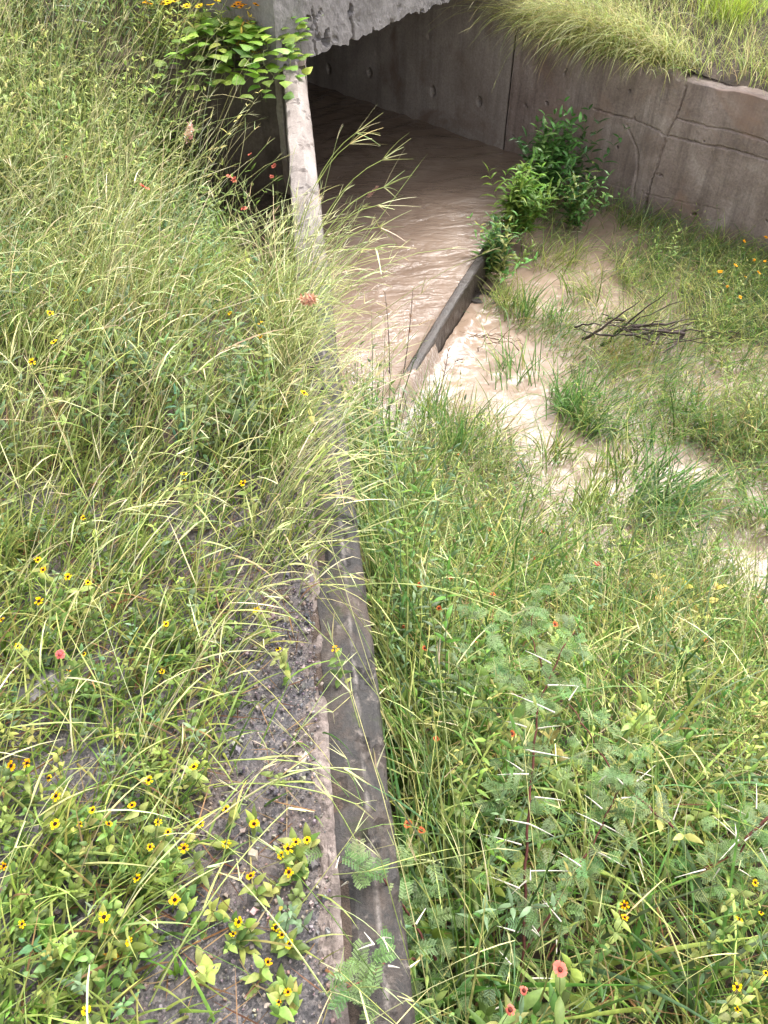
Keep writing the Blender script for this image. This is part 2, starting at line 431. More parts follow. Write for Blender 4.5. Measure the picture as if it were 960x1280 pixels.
def tubes(acc, P, r0, r1, c0, c1, sides=3):
    """P (n,K+1,3) poly lines -> thin tapered tubes"""
    P = np.asarray(P, float)
    if P.ndim == 2: P = P[None]
    n, k1, _ = P.shape
    D = np.gradient(P, axis=1); D /= np.linalg.norm(D, axis=-1, keepdims=True) + 1e-12
    ref = np.where(np.abs(D[..., 2:3]) > .9, np.array([1.0, 0, 0]), np.array([0, 0, 1.0]))
    A = np.cross(D, ref); A /= np.linalg.norm(A, axis=-1, keepdims=True) + 1e-12
    B = np.cross(D, A)
    f = lambda v: np.broadcast_to(np.asarray(v, float), (n,))[:, None]
    u = np.linspace(0, 1, k1)[None]
    r = f(r0) * (1 - u) + f(r1) * u
    ang = np.arange(sides) * 2 * PI / sides
    V = P[:, :, None] + r[:, :, None, None] * (A[:, :, None] * np.cos(ang)[None, None, :, None] + B[:, :, None] * np.sin(ang)[None, None, :, None])
    q = []
    for k in range(k1 - 1):
        for j in range(sides):
            a = k * sides + j; b = k * sides + (j + 1) % sides
            q.append((a, b, b + sides, a + sides))
    Q = (np.array(q)[None] + (np.arange(n) * k1 * sides)[:, None, None]).reshape(-1, 4)
    c0 = np.broadcast_to(np.asarray(c0, float), (n, 3)); c1 = np.broadcast_to(np.asarray(c1, float), (n, 3))
    C = c0[:, None, None] * (1 - u)[..., None, None] + c1[:, None, None] * u[..., None, None]
    acc.add(V.reshape(-1, 3), Q, np.broadcast_to(C, (n, k1, sides, 3)).reshape(-1, 3))

def pal(cols, n, w=None, jit=.18):
    cols = np.asarray(cols, float); k = rng.choice(len(cols), n, p=None if w is None else np.asarray(w) / np.sum(w))
    c = cols[k] * (1 + jit * rng.standard_normal((n, 1))) * (1 + .08 * rng.standard_normal((n, 3)))
    return np.clip(c, .008, .9)

U = lambda a, b, n: rng.uniform(a, b, n)
G = rng.standard_normal

# ------------------------------------------------------------------ object helpers
def tag(o, label=None, cat=None, group=None, kind=None):
    if label: o['label'] = label
    if cat: o['category'] = cat
    if group: o['group'] = group
    if kind: o['kind'] = kind
    return o

def thing(name, label, cat, loc=(0, 0, 0), group=None, rz=0):
    o = bpy.data.objects.new(name, None); COL.objects.link(o)
    o.location = loc; o.rotation_euler = (0, 0, rz); o.empty_display_size = .05
    return tag(o, label, cat, group, 'thing')

def dup(root, loc, rz, label=None, group=None, sc=1.0, tilt=(0, 0)):
    r = root.copy(); COL.objects.link(r); r.location = loc; r.rotation_euler = (tilt[0], tilt[1], rz); r.scale = (sc,) * 3
    if label: r['label'] = label
    if group: r['group'] = group
    for ch in list(root.children):
        c = ch.copy(); COL.objects.link(c); c.parent = r
        for g in list(ch.children):
            d = g.copy(); COL.objects.link(d); d.parent = c
    return r

# ------------------------------------------------------------------ world and light
w = bpy.data.worlds.new('World'); SC.world = w; w.use_nodes = True
nt = w.node_tree; nt.nodes.clear()
SUN_EL, SUN_AZ = R(55), R(32)                  # azimuth measured from +Y towards +X
sky = N(nt, 'ShaderNodeTexSky'); sky.sky_type = 'NISHITA'; sky.sun_disc = False
sky.sun_elevation = SUN_EL; sky.sun_rotation = SUN_AZ; sky.dust_density = 4; sky.air_density = 1.0; sky.ozone_density = 1.0
hs = N(nt, 'ShaderNodeHueSaturation'); hs.inputs['Saturation'].default_value = .22
bg = N(nt, 'ShaderNodeBackground'); bg.inputs[1].default_value = .15
wo = N(nt, 'ShaderNodeOutputWorld')
nt.links.new(sky.outputs[0], hs.inputs['Color']); nt.links.new(hs.outputs[0], bg.inputs[0]); nt.links.new(bg.outputs[0], wo.inputs[0])
sl = bpy.data.lights.new('sun', 'SUN'); sl.energy = 1.2; sl.angle = R(22); sl.color = (1, .96, .9)
so = bpy.data.objects.new('sun', sl); COL.objects.link(so)
sd = Vector((math.sin(SUN_AZ) * math.cos(SUN_EL), math.cos(SUN_AZ) * math.cos(SUN_EL), math.sin(SUN_EL)))
so.rotation_euler = sd.to_track_quat('Z', 'Y').to_euler(); so.location = (0, 0, 8)
SC.view_settings.view_transform = 'Standard'; SC.view_settings.look = 'None'
SC.view_settings.exposure = 1.92; SC.view_settings.gamma = 1
SC.cycles.max_bounces = 8; SC.cycles.transparent_max_bounces = 4
SC.cycles.use_denoising = True

# ------------------------------------------------------------------ the setting
def build_ground():
    sa = np.concatenate([-np.geomspace(250, 3, 22), np.arange(-2.8, -.1, .07), [-.06, -.03, 0.0, .05, .055, .1], np.arange(.16, 3.6, .07), np.geomspace(3.8, 250, 22)])
    ta = np.concatenate([-np.geomspace(250, 1.5, 18), np.arange(-1.2, 6.6, .07), np.geomspace(7, 250, 22)])
    S, T = np.meshgrid(sa, ta, indexing='ij')
    X, Y = xy(S, T)
    Z = np.where(S < .052, z_left(X, Y), z_right(X, Y))
    far = sst(4, 12, np.hypot(X, Y - 3))
    Z = Z * (1 - far) + far * np.where(S < .052, -0.3, -1.3)
    o = mk('ground', np.stack([X, Y, Z], -1), grid_faces(len(sa), len(ta)), None, M['soil'])
    tag(o, 'dark damp soil under the weeds', None, None, 'structure')
build_ground()

def sheet(name, mat, ua, va, fn, label, kind='structure'):
    Uu, Vv = np.meshgrid(ua, va, indexing='ij')
    P = fn(Uu, Vv)
    o = mk(name, P, grid_faces(len(ua), len(va)), None, mat)
    return tag(o, label, None, None, kind)

def f_shoulder(S, T):
    edge = -0.95 + .25 * (fbm(T, T * 0 + 3, 2.5, 5) - .5) * 2
    S2 = np.maximum(S, edge) ; X, Y = xy(S2, T)
    return np.stack([X, Y, z_left(X, Y) + .006 + .012 * (fbm(X, Y, 18, 40) - .4) - .03 * sst(1.5, 2.1, T)], -1)
sheet('road_shoulder', M['asphalt'], np.arange(-1.3, -.012, .02), np.arange(-.5, 2.2, .02), f_shoulder, 'worn grey asphalt shoulder with gravel and dirt')

def f_bank(A, Wd):
    X = PR[0] + TD[0] * A + TN[0] * Wd; Y = PR[1] + TD[1] * A + TN[1] * Wd
    return np.stack([X, Y, z_bank(X, Y)], -1)
sheet('embankment_fill', M['soil'], np.arange(-6, 8, .15), np.concatenate([np.arange(.12, 3, .12), [4, 6, 10, 20]]), f_bank, 'earth bank behind the stained wall')

def f_ledge(A, B):
    P = np.array([-0.46, 5.0])[None, None] + TD[None, None] * A[..., None] + np.array([-1.0, -.06])[None, None] * B[..., None]
    return np.stack([P[..., 0], P[..., 1], z_ledge(P[..., 0], P[..., 1]) - .4 * (A < .05)], -1)
sheet('ledge_fill', M['mud'], np.concatenate([[.02], np.arange(0.06, 6, .1)]), np.concatenate([np.arange(0.05, 3.2, .1), [4, 6, 10, 20]]), f_ledge, 'muddy ledge of earth above the dark abutment')

def f_road(A, B):
    P = P0 + HD * 0
    X = P0[0] + HD[0] * B + TD[0] * A; Y = P0[1] + HD[1] * B + TD[1] * A
    return np.stack([X, Y, np.full_like(X, .476)], -1)
sheet('road', M['asphalt'], np.array([.35, 3, 6.5]), np.array([-.3, 1.5, 3.3]), f_road, 'asphalt road on top of the culvert')

# water -------------------------------------------------------------
def build_water():
    # upper pool, laid out from the lip upstream
    la = np.arange(-1.0, 8.5, .028); da = np.concatenate([np.arange(-.055, .3, .012), np.arange(.3, 7.5, .03)])
    AL, DD = np.meshgrid(la, da, indexing='ij')
    X = L2[0] + LD[0] * AL - LN[0] * DD; Y = L2[1] + LD[1] * AL - LN[1] * DD
    A = -((X - PR[0]) * TD[0] + (Y - PR[1]) * TD[1]); B = -((X - PR[0]) * TN[0] + (Y - PR[1]) * TN[1])
    ph = A + .22 * np.sin(B * 2.2 + A) + .7 * (fbm(X, Y, 1.2, 77) - .5)
    amp = sst(1.4, -1.2, A) * .006 + .0012
    Z = ZW + amp * (np.sin(ph * 24 + 2.0 * np.sin(B * 1.3)) * (.4 + .9 * fbm(X, Y, 1.7, 72)) + .7 * np.sin(ph * 13 + 1.2 * B)) + .010 * (fbm(X, Y, 5, 70) - .5)
    s, t = st(X, Y)
    fl = sst(1.25, .25, AL)
    strands = fbm(AL, AL * 0, 16, 79) - .4
    Z = Z + .022 * fl * sst(.10, .0, DD) - .018 * fl * sst(.45, .1, DD)
    Z = Z - (.012 + .12 * fl) * sst(.004, -.05, DD) * (1 + .25 * strands) - .01 * (1 - fl)
    keep = (s > .05) & (B > -.15) & (B < 4.6) & ((DD > .0) | (fl > .8))
    Qf = grid_faces(len(la), len(da)); k = keep.ravel()[Qf].all(1)
    foam = .28 * sst(.10, -.05, DD) * sst(.85, .0, AL) * (.5 + 1.2 * strands) + .16 * np.exp(-((s - .35) / .2) ** 2) * sst(4.9, 4.4, Y) * sst(.45, .6, fbm(X, Y, 4, 73)) + .13 * sst(.55, .75, fbm(X, Y, 3, 78)) * sst(5.6, 4.2, Y)  # foam at the lip; streaks along the wall are glints put into the colour
    used = np.unique(Qf[k]); mp = -np.ones(X.size, int); mp[used] = np.arange(len(used))
    o = mk('water_in_culvert', np.stack([X, Y, Z], -1).reshape(-1, 3)[used], mp[Qf[k]][:, ::-1], None, M['water'], foam=foam.ravel()[used])
    tag(o, 'brown muddy water sliding out of the culvert', None, None, 'structure')
    # stream below the lip
    la = np.arange(-3.2, 4.6, .022); da = np.arange(.012, 5.2, .022)
    AL, DD = np.meshgrid(la, da, indexing='ij')
    X = L2[0] + LD[0] * AL + LN[0] * DD; Y = L2[1] + LD[1] * AL + LN[1] * DD; s, t = st(X, Y)
    foot = np.exp(-((DD - .10) / .09) ** 2) * sst(1.5, .9, AL) * sst(-.9, -.3, AL)
    chan = np.zeros_like(X)
    for (cx, cy) in [at(x, y, ZS)[:2] for x, y in ((560, 450), (650, 490), (665, 545), (720, 585), (780, 575), (850, 588), (895, 640), (940, 690))]: chan = np.maximum(chan, np.exp(-((X - cx) ** 2 + (Y - cy) ** 2) / .16 ** 2))
    rough = .35 + .65 * chan
    Z = ZS + rough * .035 * (fbm(X, Y, 7, 90) - .5) + .12 * foot * (fbm(X, Y, 14, 95) - .3) + .014 * (fbm(X, Y, 25, 99) - .5) * (rough + 2.5 * foot)
    w = (X - PR[0]) * TN[0] + (Y - PR[1]) * TN[1]
    keep = (s > .06) & (w < .1)
    Qf = grid_faces(len(la), len(da)); k = keep.ravel()[Qf].all(1)
    foam = .40 * foot * sst(1.3, .4, AL) * (.3 + 1.2 * fbm(X, Y, 12, 97)) + .30 * chan * sst(.40, .6, fbm(X, Y, 7, 91)) + .30 * np.exp(-(((X - .82) / .2) ** 2 + ((Y - 3.75) / .3) ** 2)) * fbm(X, Y, 9, 94) * 1.6 + .36 * np.exp(-(((X - .16) / .15) ** 2 + ((Y - 3.62) / .16) ** 2))  # foam at the foot; channel patches also paint sky glints into the colour
    used = np.unique(Qf[k]); mp = -np.ones(X.size, int); mp[used] = np.arange(len(used))
    o = mk('stream_water', np.stack([X, Y, Z], -1).reshape(-1, 3)[used], mp[Qf[k]], None, M['stream'], foam=foam.ravel()[used])
    tag(o, 'shallow tan floodwater with white foam and painted glints below the lip', None, None, 'structure')
build_water()

# ------------------------------------------------------------------ concrete
def box_mesh(name, corners, z0, z1, mat, parent=None):
    """prism over a convex plan polygon"""
    bm = bmesh.new()
    lo = [bm.verts.new((c[0], c[1], z0)) for c in corners]; hi = [bm.verts.new((c[0], c[1], z1)) for c in corners]
    n = len(corners)
    bm.faces.new(lo[::-1]); bm.faces.new(hi)
    for k in range(n): bm.faces.new((lo[k], lo[(k + 1) % n], hi[(k + 1) % n], hi[k]))
    bmesh.ops.recalc_face_normals(bm, faces=bm.faces)
    bmesh.ops.bevel(bm, geom=bm.edges[:], offset=.008, segments=1, affect='EDGES')
    me = bpy.data.meshes.new(name); bm.to_mesh(me); bm.free(); me.materials.append(mat)
    o = bpy.data.objects.new(name, me); COL.objects.link(o)
    if parent: o.parent = parent
    return o

def wall_tz(px, py):
    """pixel -> (distance along the right wall from the culvert corner, z)"""
    d = ray(px, py)
    A = np.array([[d[0], TD[0]], [d[1], TD[1]]]); q, t = np.linalg.solve(A, PR)
    return t, HC + d[2] * q

culvert = thing('box_culvert', 'concrete box culvert mouth with muddy water flowing out of it', 'culvert', (0, 0, 0))

def wall_face(name, a0, a1, z0, z1, grooves, holes, mat, parent, thick=.25, da=.012, top_wob=.0):
    """right-hand wall plane as a finely divided slab, joints and holes pressed in; a = distance along from corner (towards viewer positive)"""
    aa = np.arange(a0, a1 + .001, da); za = np.arange(z0, z1 + .001, da)
    A, Z = np.meshgrid(aa, za, indexing='ij')
    dep = .012 * (fbm(A, Z, 3, 50) - .5) + .004 * (fbm(A, Z, 25, 52) - .5)
    for g, wd, dp in grooves:
        d = 9
        for k in range(len(g) - 1): d = np.minimum(d, seg_dist(A + .010 * (fbm(A, Z, 9, 60) - .5) + .012 * (fbm(A, Z, 45, 64) - .5), Z + .005 * (fbm(A, Z, 7, 61) - .5) + .012 * (fbm(A, Z, 45, 65) - .5), g[k], g[k + 1]))
        dep = dep + dp * sst(wd * (1.0 + 2.2 * (fbm(A, Z, 12, 63) - .5)), wd * .3, d) * (.45 + 1.1 * fbm(A, Z, 6, 68))
    for (ha, hz, ra, rz) in holes:
        e = np.hypot((A - ha) / ra, (Z - hz) / rz); dep = dep + .10 * sst(1.1, .85, e)
    top = z1 + top_wob * (fbm(A, A * 0, 4, 66) - .6) - top_wob * .8 * sst(.55, .8, fbm(A, A * 0, 9, 67))
    Z2 = z0 + (Z - z0) * (top - z0) / (z1 - z0)
    X = PR[0] - TD[0] * A + TN[0] * dep; Y = PR[1] - TD[1] * A + TN[1] * dep
    V = np.stack([X, Y, Z2], -1); nu, nv = X.shape
    Q = grid_faces(nu, nv)[:, ::-1]
    back = V.copy(); off = thick - dep
    back[..., 0] += TN[0] * off; back[..., 1] += TN[1] * off
    Vt = np.concatenate([V.reshape(-1, 3), back[:, -1], back[0, :], back[-1, :]])
    b = nu * nv
    i = np.arange(nu - 1); tq = np.stack([i * nv + nv - 1, (i + 1) * nv + nv - 1, b + i + 1, b + i], -1)
    j = np.arange(nv - 1); s1 = np.stack([j, j + 1, b + nu + j + 1, b + nu + j], -1)
    s2 = np.stack([(nu - 1) * nv + j + 1, (nu - 1) * nv + j, b + nu + nv + j, b + nu + nv + j + 1], -1)
    return mk(name, Vt, np.concatenate([Q, tq[:, ::-1], s1, s2]), None, mat, parent)

holes = []
for (px, py, ra, rz) in ((411, 86, .026, .040), (462, 91, .026, .036), (541, 114, .022, .042), (599, 127, .020, .036)):
    t, z = wall_tz(px, py); holes.append((t, z, ra, rz))
wall_face('side_wall', -6.5, -.0, ZW - .3, .0, [([(-6.4, -.42), (0, -.42)], .008, .006)], holes, M['tunnel'], culvert)
# far (left) tunnel wall and floor slab
a = P0 - HD * .03 + TD * .02
box_mesh('side_wall', [a, a - HD * .25, a - HD * .25 + TD * 6.5, a + TD * 6.5], ZW - .3, -.004, M['tunnel'], culvert)
box_mesh('floor_slab', [L2 + LD * -.6, L3, PR + TD * 6.5 - TN * .02, P0 + TD * 6.5, P0 + HD * .1], ZW - .35, ZW - .09, M['tunnel'], culvert)

def build_slab():
    b0, b1 = -.30, 3.9
    ba = np.arange(b0, b1, .012); za = np.arange(0, .46, .012)
    B, Z = np.meshgrid(ba, za, indexing='ij')
    low = -.018 + .05 * (fbm(B, B * 0, 5, 120) - .5) + .035 * (fbm(B, B * 0, 22, 121) - .5)
    Z2 = low + Z * (.47 - low) / Z.max()
    dep = .02 * (fbm(B, Z, 4, 122) - .5) + .010 * (fbm(B, Z, 26, 123) - .5) + .03 * sst(.62, .8, fbm(B, Z, 9, 124)) * sst(.16, .0, Z)
    for g in ([(.05, -.02), (.03, .07), (.06, .13), (.02, .22)], [(.42, -.02), (.40, .08), (.36, .15)], [(-.12, .1), (.0, .13), (.1, .2)]):
        d = 9
        for k in range(len(g) - 1): d = np.minimum(d, seg_dist(B + .02 * (fbm(B, Z, 20, 126) - .5), Z, g[k], g[k + 1]))
        dep = dep + .03 * sst(.010, .002, d)
    dep = dep + .05 * sst(.70, .76, fbm(B, Z, 13, 128))
    X = P0[0] + HD[0] * B + TD[0] * dep; Y = P0[1] + HD[1] * B + TD[1] * dep
    V = np.stack([X, Y, Z2], -1); nu, nv = X.shape; Q = grid_faces(nu, nv)
    ext = TD * 6.4
    lo = V[:, 0].copy(); lo[:, :2] += ext; lo[:, 2] = 0.0
    hi = V[:, -1].copy(); hi[:, :2] += ext
    Vt = np.concatenate([V.reshape(-1, 3), lo, hi]); b = nu * nv; i = np.arange(nu - 1)
    q1 = np.stack([i * nv, b + i, b + i + 1, (i + 1) * nv], -1)
    q2 = np.stack([i * nv + nv - 1, (i + 1) * nv + nv - 1, b + nu + i + 1, b + nu + i], -1)
    e1 = [[0, nv - 1, b + nu, b]]
    return mk('roof_slab', Vt, np.concatenate([Q[:, ::-1], q1, q2, e1]), None, M['slab'], culvert, smooth=False)
build_slab()

# the lip the water falls over
def build_lip():
    la = np.linspace(-.75, 1.95, 300); prof = [(-.062, -.25), (-.060, 0), (-.052, .006), (-.03, .008), (-.004, .008), (.004, .0), (.006, -.02), (.006, -.06), (.006, -.10), (.006, -.25)]
    A = la[:, None] * np.ones((1, len(prof))); O = np.array([p[0] for p in prof])[None] + 0 * A; Zp = np.array([p[1] for p in prof])[None] + 0 * A
    top = ZW + .010 + .045 * sst(.30, 1.2, la)[:, None] - .035 * sst(.5, -.1, la)[:, None] + .015 * (fbm(A, A * 0, 9, 140) - .5)
    O = O + .010 * (fbm(A, O * 9, 14, 141) - .5) + .012 * (fbm(A, Zp, 30, 142) - .5) * (Zp < -.01)
    X = L2[0] + LD[0] * A + LN[0] * O; Y = L2[1] + LD[1] * A + LN[1] * O
    return mk('apron_lip', np.stack([X, Y, top + Zp], -1), grid_faces(*X.shape), None, M['lip'], culvert, smooth=False)
build_lip()
# broken block of concrete below the lip
def rough_block(name, cx, cy, z, sx, sy, sz, rz, mat, parent=None, seed=0, cuts=4, amp=.15):
    bm = bmesh.new(); bmesh.ops.create_cube(bm, size=1)
    bmesh.ops.subdivide_edges(bm, edges=bm.edges[:], cuts=cuts, use_grid_fill=True)
    for v in bm.verts:
        n = mnoise.noise_vector(Vector(v.co) * 2.3 + Vector((seed * 3.1, seed, 0)))
        v.co = v.co * (1 - .12 * v.co.length_squared) + n * amp
        v.co.x *= sx; v.co.y *= sy; v.co.z *= sz
    me = bpy.data.meshes.new(name); bm.to_mesh(me); bm.free(); me.materials.append(mat)
    for p in me.polygons: p.use_smooth = False
    o = bpy.data.objects.new(name, me); COL.objects.link(o); o.location = (cx, cy, z); o.rotation_euler = (0, 0, rz)
    if parent: o.parent = parent
    return o
b = at(592, 372, ZS)
o = rough_block('concrete_block', b[0] + .06, b[1] + .02, ZS - .06, .24, .20, .14, R(-20), M['lip'], None, 3, 5, .12)
tag(o, 'wet dark block of concrete half sunk below the lip', 'concrete block', None, 'thing')

# right wing wall with its joints
g1 = [wall_tz(742, 136), wall_tz(790, 151), wall_tz(832, 166), wall_tz(920, 188), wall_tz(990, 206)]
g2 = [wall_tz(846, 145), wall_tz(919, 164), wall_tz(990, 184)]
g3 = [wall_tz(859, 104), wall_tz(845, 145), wall_tz(833, 166), wall_tz(822, 205), wall_tz(813, 232), wall_tz(806, 262)]
g4 = [wall_tz(783, 158), wall_tz(796, 185), wall_tz(797, 205), wall_tz(791, 250)]
g5 = [wall_tz(740, 225), wall_tz(800, 240), wall_tz(900, 262)]
fl = lambda g: [(t, z) for t, z in g]
rw = thing('retaining_wall', 'brown stained concrete wing wall under the drooping grass', 'wall', (0, 0, 0))
wall_face('wall_panel', .002, 4.2, ZS - .15, -.47, [(fl(g1), .008, .018), (fl(g2), .006, .013), (fl(g3), .010, .026), (fl(g4), .010, .016), (fl(g5), .005, .005)], [], M['wall_dark'], rw, .26, .0065, .05)
# pier above the wing wall at the culvert corner
c = PR + TN * .003
box_mesh('corner_pier', [c, c - TD * .03 + TN * 0, c - TD * .03 + TN * .5, c + TN * .5], -.5, -.004, M['tunnel'], culvert)
box_mesh('corner_pier', [c + TD * .004 + TN * .255, c + TN * 1.6 + TD * .004, c + TN * 1.6 + TD * .3, c + TN * .255 + TD * .3], -.9, -.006, M['tunnel'], culvert)

# dark abutment on the left
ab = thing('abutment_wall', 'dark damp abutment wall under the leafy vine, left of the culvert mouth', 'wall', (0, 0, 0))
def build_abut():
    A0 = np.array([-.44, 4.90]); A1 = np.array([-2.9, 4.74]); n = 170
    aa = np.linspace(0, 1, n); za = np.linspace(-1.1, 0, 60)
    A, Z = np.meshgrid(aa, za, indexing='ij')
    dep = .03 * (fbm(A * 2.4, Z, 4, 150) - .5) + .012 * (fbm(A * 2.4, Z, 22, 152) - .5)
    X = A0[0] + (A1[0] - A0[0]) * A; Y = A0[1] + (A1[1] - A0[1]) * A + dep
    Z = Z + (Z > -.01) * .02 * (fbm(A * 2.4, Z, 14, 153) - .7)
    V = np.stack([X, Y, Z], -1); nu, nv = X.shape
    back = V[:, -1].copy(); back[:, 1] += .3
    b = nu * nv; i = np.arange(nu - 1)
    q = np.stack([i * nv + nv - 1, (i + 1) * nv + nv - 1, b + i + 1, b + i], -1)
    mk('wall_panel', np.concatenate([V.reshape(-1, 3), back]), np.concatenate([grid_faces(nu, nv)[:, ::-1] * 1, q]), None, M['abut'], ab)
build_abut()

# the long wing wall whose top runs from the viewer to the culvert
ww = thing('wing_wall', 'long straight wet concrete wall top running from the gravel up to the culvert', 'wall', (0, 0, 0))
def build_wing():
    ta = np.arange(-1.0, 5.02, .012)
    prof = [(-.012, -1.7), (-.010, -.3), (-.006, -.03), (-.003, -.008), (0.0, -.003), (.015, .0), (.035, .002), (.055, .003), (.066, .004), (.0685, .0035), (.071, .001), (.078, -.005), (.088, -.011), (.098, -.018), (.110, -.025), (.114, -.029), (.117, -.038), (.124, -.3), (.126, -1.8)]
    S = np.array([p[0] for p in prof])[None] + 0 * ta[:, None]; Z = np.array([p[1] for p in prof])[None] + 0 * ta[:, None]; T = ta[:, None] + 0 * S
    Z = Z + .009 * (fbm(T, S * 5, 1.6, 160) - .5) + .004 * (fbm(T, S * 2, 9, 169) - .5) + .005 * (fbm(T, S, 22, 161) - .5)
    S = S + .010 * (fbm(T, S * 0, 2, 163) - .5) + .008 * (fbm(T, S * 0 + Z * 3, 13, 164) - .5)
    for tj in (1.42, 2.9): Z = Z - .010 * (S > .004) * (S < .118) * np.exp(-((T + .02 * (fbm(S, T * 0 + tj, 30, 168) - .5) - tj) / .006) ** 2)
    Z = Z - .014 * sst(.60, .72, fbm(T, S * 0 + 4, 11, 181)) * np.exp(-((S - .072) / .012) ** 2) - .016 * sst(.58, .7, fbm(T, S * 0 + 8, 9, 182)) * np.exp(-((S - .003) / .012) ** 2)
    pit = sst(.66, .74, fbm(T, S * 1.0, 17, 166)) * (S > .01) * (S < .12); Z = Z - .012 * pit
    X, Y = xy(S, T)
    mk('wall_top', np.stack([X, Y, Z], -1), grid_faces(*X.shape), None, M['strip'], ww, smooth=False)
    # crusted pale rim on the land side
    ta = np.arange(-.6, 2.6, .008); sa = np.linspace(-.040, .005, 12)
    T, S = np.meshgrid(ta, sa, indexing='ij')
    e = (S - sa[0]) / (sa[-1] - sa[0])
    S2 = S + (.040 * (fbm(T, T * 0 + 2, 7, 170) - .5) + .030 * (fbm(T, T * 0, 30, 171) - .5)) * (1 - e) + .008 * (fbm(T, T * 0 + 5, 14, 173) - .5) * e
    hgt = .013 * np.sin(PI * np.clip(e, 0, 1)) ** .5 + .018 * (fbm(T, S, 45, 172) - .5) + .012 * (fbm(T, S, 130, 176) - .5) + .006 * (fbm(T, S * 0, 5, 177) - .5) - .012 * (1 - e) * fbm(T, S, 20, 178) - .02 * sst(.62, .74, fbm(T, S, 6, 175)) - .03 * sst(1.9, 2.5, T)
    X, Y = xy(S2, T)
    mk('crusted_edge', np.stack([X, Y, hgt - .004 + .003], -1), grid_faces(*X.shape), None, M['rim'], ww, smooth=False)
build_wing()

# ------------------------------------------------------------------ vegetation: masses
GREEN = [(.13, .20, .044), (.185, .255, .066), (.092, .15, .040), (.24, .285, .085)]
LIME = [(.32, .36, .11), (.40, .42, .145), (.27, .325, .092)]
STRAW = [(.46, .44, .20), (.54, .49, .28), (.40, .415, .16), (.50, .49, .24)]
BLUEG = [(.13, .20, .095), (.17, .24, .13), (.11, .175, .075)]
DEAD = [(.20, .11, .055), (.30, .20, .10), (.14, .07, .045), (.36, .27, .15)]

WATERPOLY = [[(515, 490), (552, 405), (612, 395), (665, 430), (690, 450), (665, 545), (630, 515), (590, 500)],
             [(622, 330), (700, 310), (760, 330), (800, 392), (730, 405), (640, 400)],
             [(635, 545), (690, 520), (770, 560), (870, 555), (885, 605), (800, 615), (690, 625)],
             [(865, 615), (910, 640), (950, 690), (925, 715), (880, 690)],
             [(695, 262), (765, 265), (775, 312), (700, 305)]]

def scatter(n, x0, x1, y0, y1, dens, zf):
    X = U(x0, x1, n); Y = U(y0, y1, n); k = U(0, 1, n) < dens(X, Y)
    X, Y = X[k], Y[k]
    return np.stack([X, Y, zf(X, Y)], -1)

def bare(X, Y):
    """gravel strip next to the near end of the wall: 1 = bare"""
    s, t = st(X, Y)
    wd = .17 + .15 * sst(.9, .35, t) + .10 * (fbm(t, t * 0, 3, 200) - .5)
    wd = np.where(t > 1.25, wd * (1 - sst(1.3, 1.75, t)), wd)
    b = sst(wd + .10, wd - .05, -s) * (t < 2)
    b2 = sst(.64, .74, fbm(X, Y, 5, 206)) * .6 * (t < 1.0)
    return np.maximum(b, b2)

def d_left(X, Y):
    s, t = st(X, Y)
    ok = (s < -.015) & (Y < 4.85) & ~((Y > 4.15) & (X > -1.2)) & ~((t > 2.6) & (s > -.20 - .14 * np.clip(t - 2.6, 0, 2)) & (vnoise(X, Y, 40, 3) < .93))
    return ok * (1 - .97 * bare(X, Y)) * (.45 + .8 * fbm(X, Y, 3, 201))

CHAN = [(545, 450), (600, 470), (650, 500), (672, 545), (715, 580), (780, 572), (850, 585), (895, 640), (940, 690)]
CHW = [at(x, y + 8, ZS)[:2] for x, y in CHAN]
def chan_d(X, Y):
    d = np.full(np.shape(X), 9.0)
    for k in range(len(CHW) - 1): d = np.minimum(d, seg_dist(X, Y, CHW[k], CHW[k + 1]))
    return d
def chan_clear(X, Y):
    d = np.minimum(chan_d(X, Y), chan_d(X, Y + .14) + .03)      # the water and the low margin on the viewer's side
    return 1 - .93 * sst(.27, .13, d + .12 * (fbm(X, Y, 8, 266) - .5))

def waterk(P):
    px, py = proj(P); r = np.ones(len(P))
    for k, pl in enumerate(WATERPOLY): r = np.where(inpoly(px, py, pl), [.03, .08, .10, .06, .08][k], r)
    return r

def d_right(X, Y):
    s, t = st(X, Y); z = z_right(X, Y)
    lip = (X - L2[0]) * LN[0] + (Y - L2[1]) * LN[1]
    w = (X - PR[0]) * TN[0] + (Y - PR[1]) * TN[1]
    ok = (s > .15) & (lip > .08) & (w < -.03)
    k = waterk(np.stack([X, Y, np.maximum(z, ZS)], -1))
    return ok * k * chan_clear(X, Y) * (.35 + .9 * fbm(X, Y, 2.6, 202)) * np.where(z < ZS, .55, 1.0)

def clump(P, k, rad, zf, share=.65):
    n = len(P)
    if n < k: return P
    c = P[rng.choice(n, max(1, n // k), replace=False)]
    m = U(0, 1, n) < share; j = rng.integers(0, len(c), n)
    P = P.copy(); P[m, :2] = c[j[m], :2] + rad * G((int(m.sum()), 2)); P[:, 2] = zf(P[:, 0], P[:, 1])
    s, t = st(P[:, 0], P[:, 1]); return P[(s < -.01) | (s > .13)]

class Mass:
    def __init__(s): s.g = Acc()

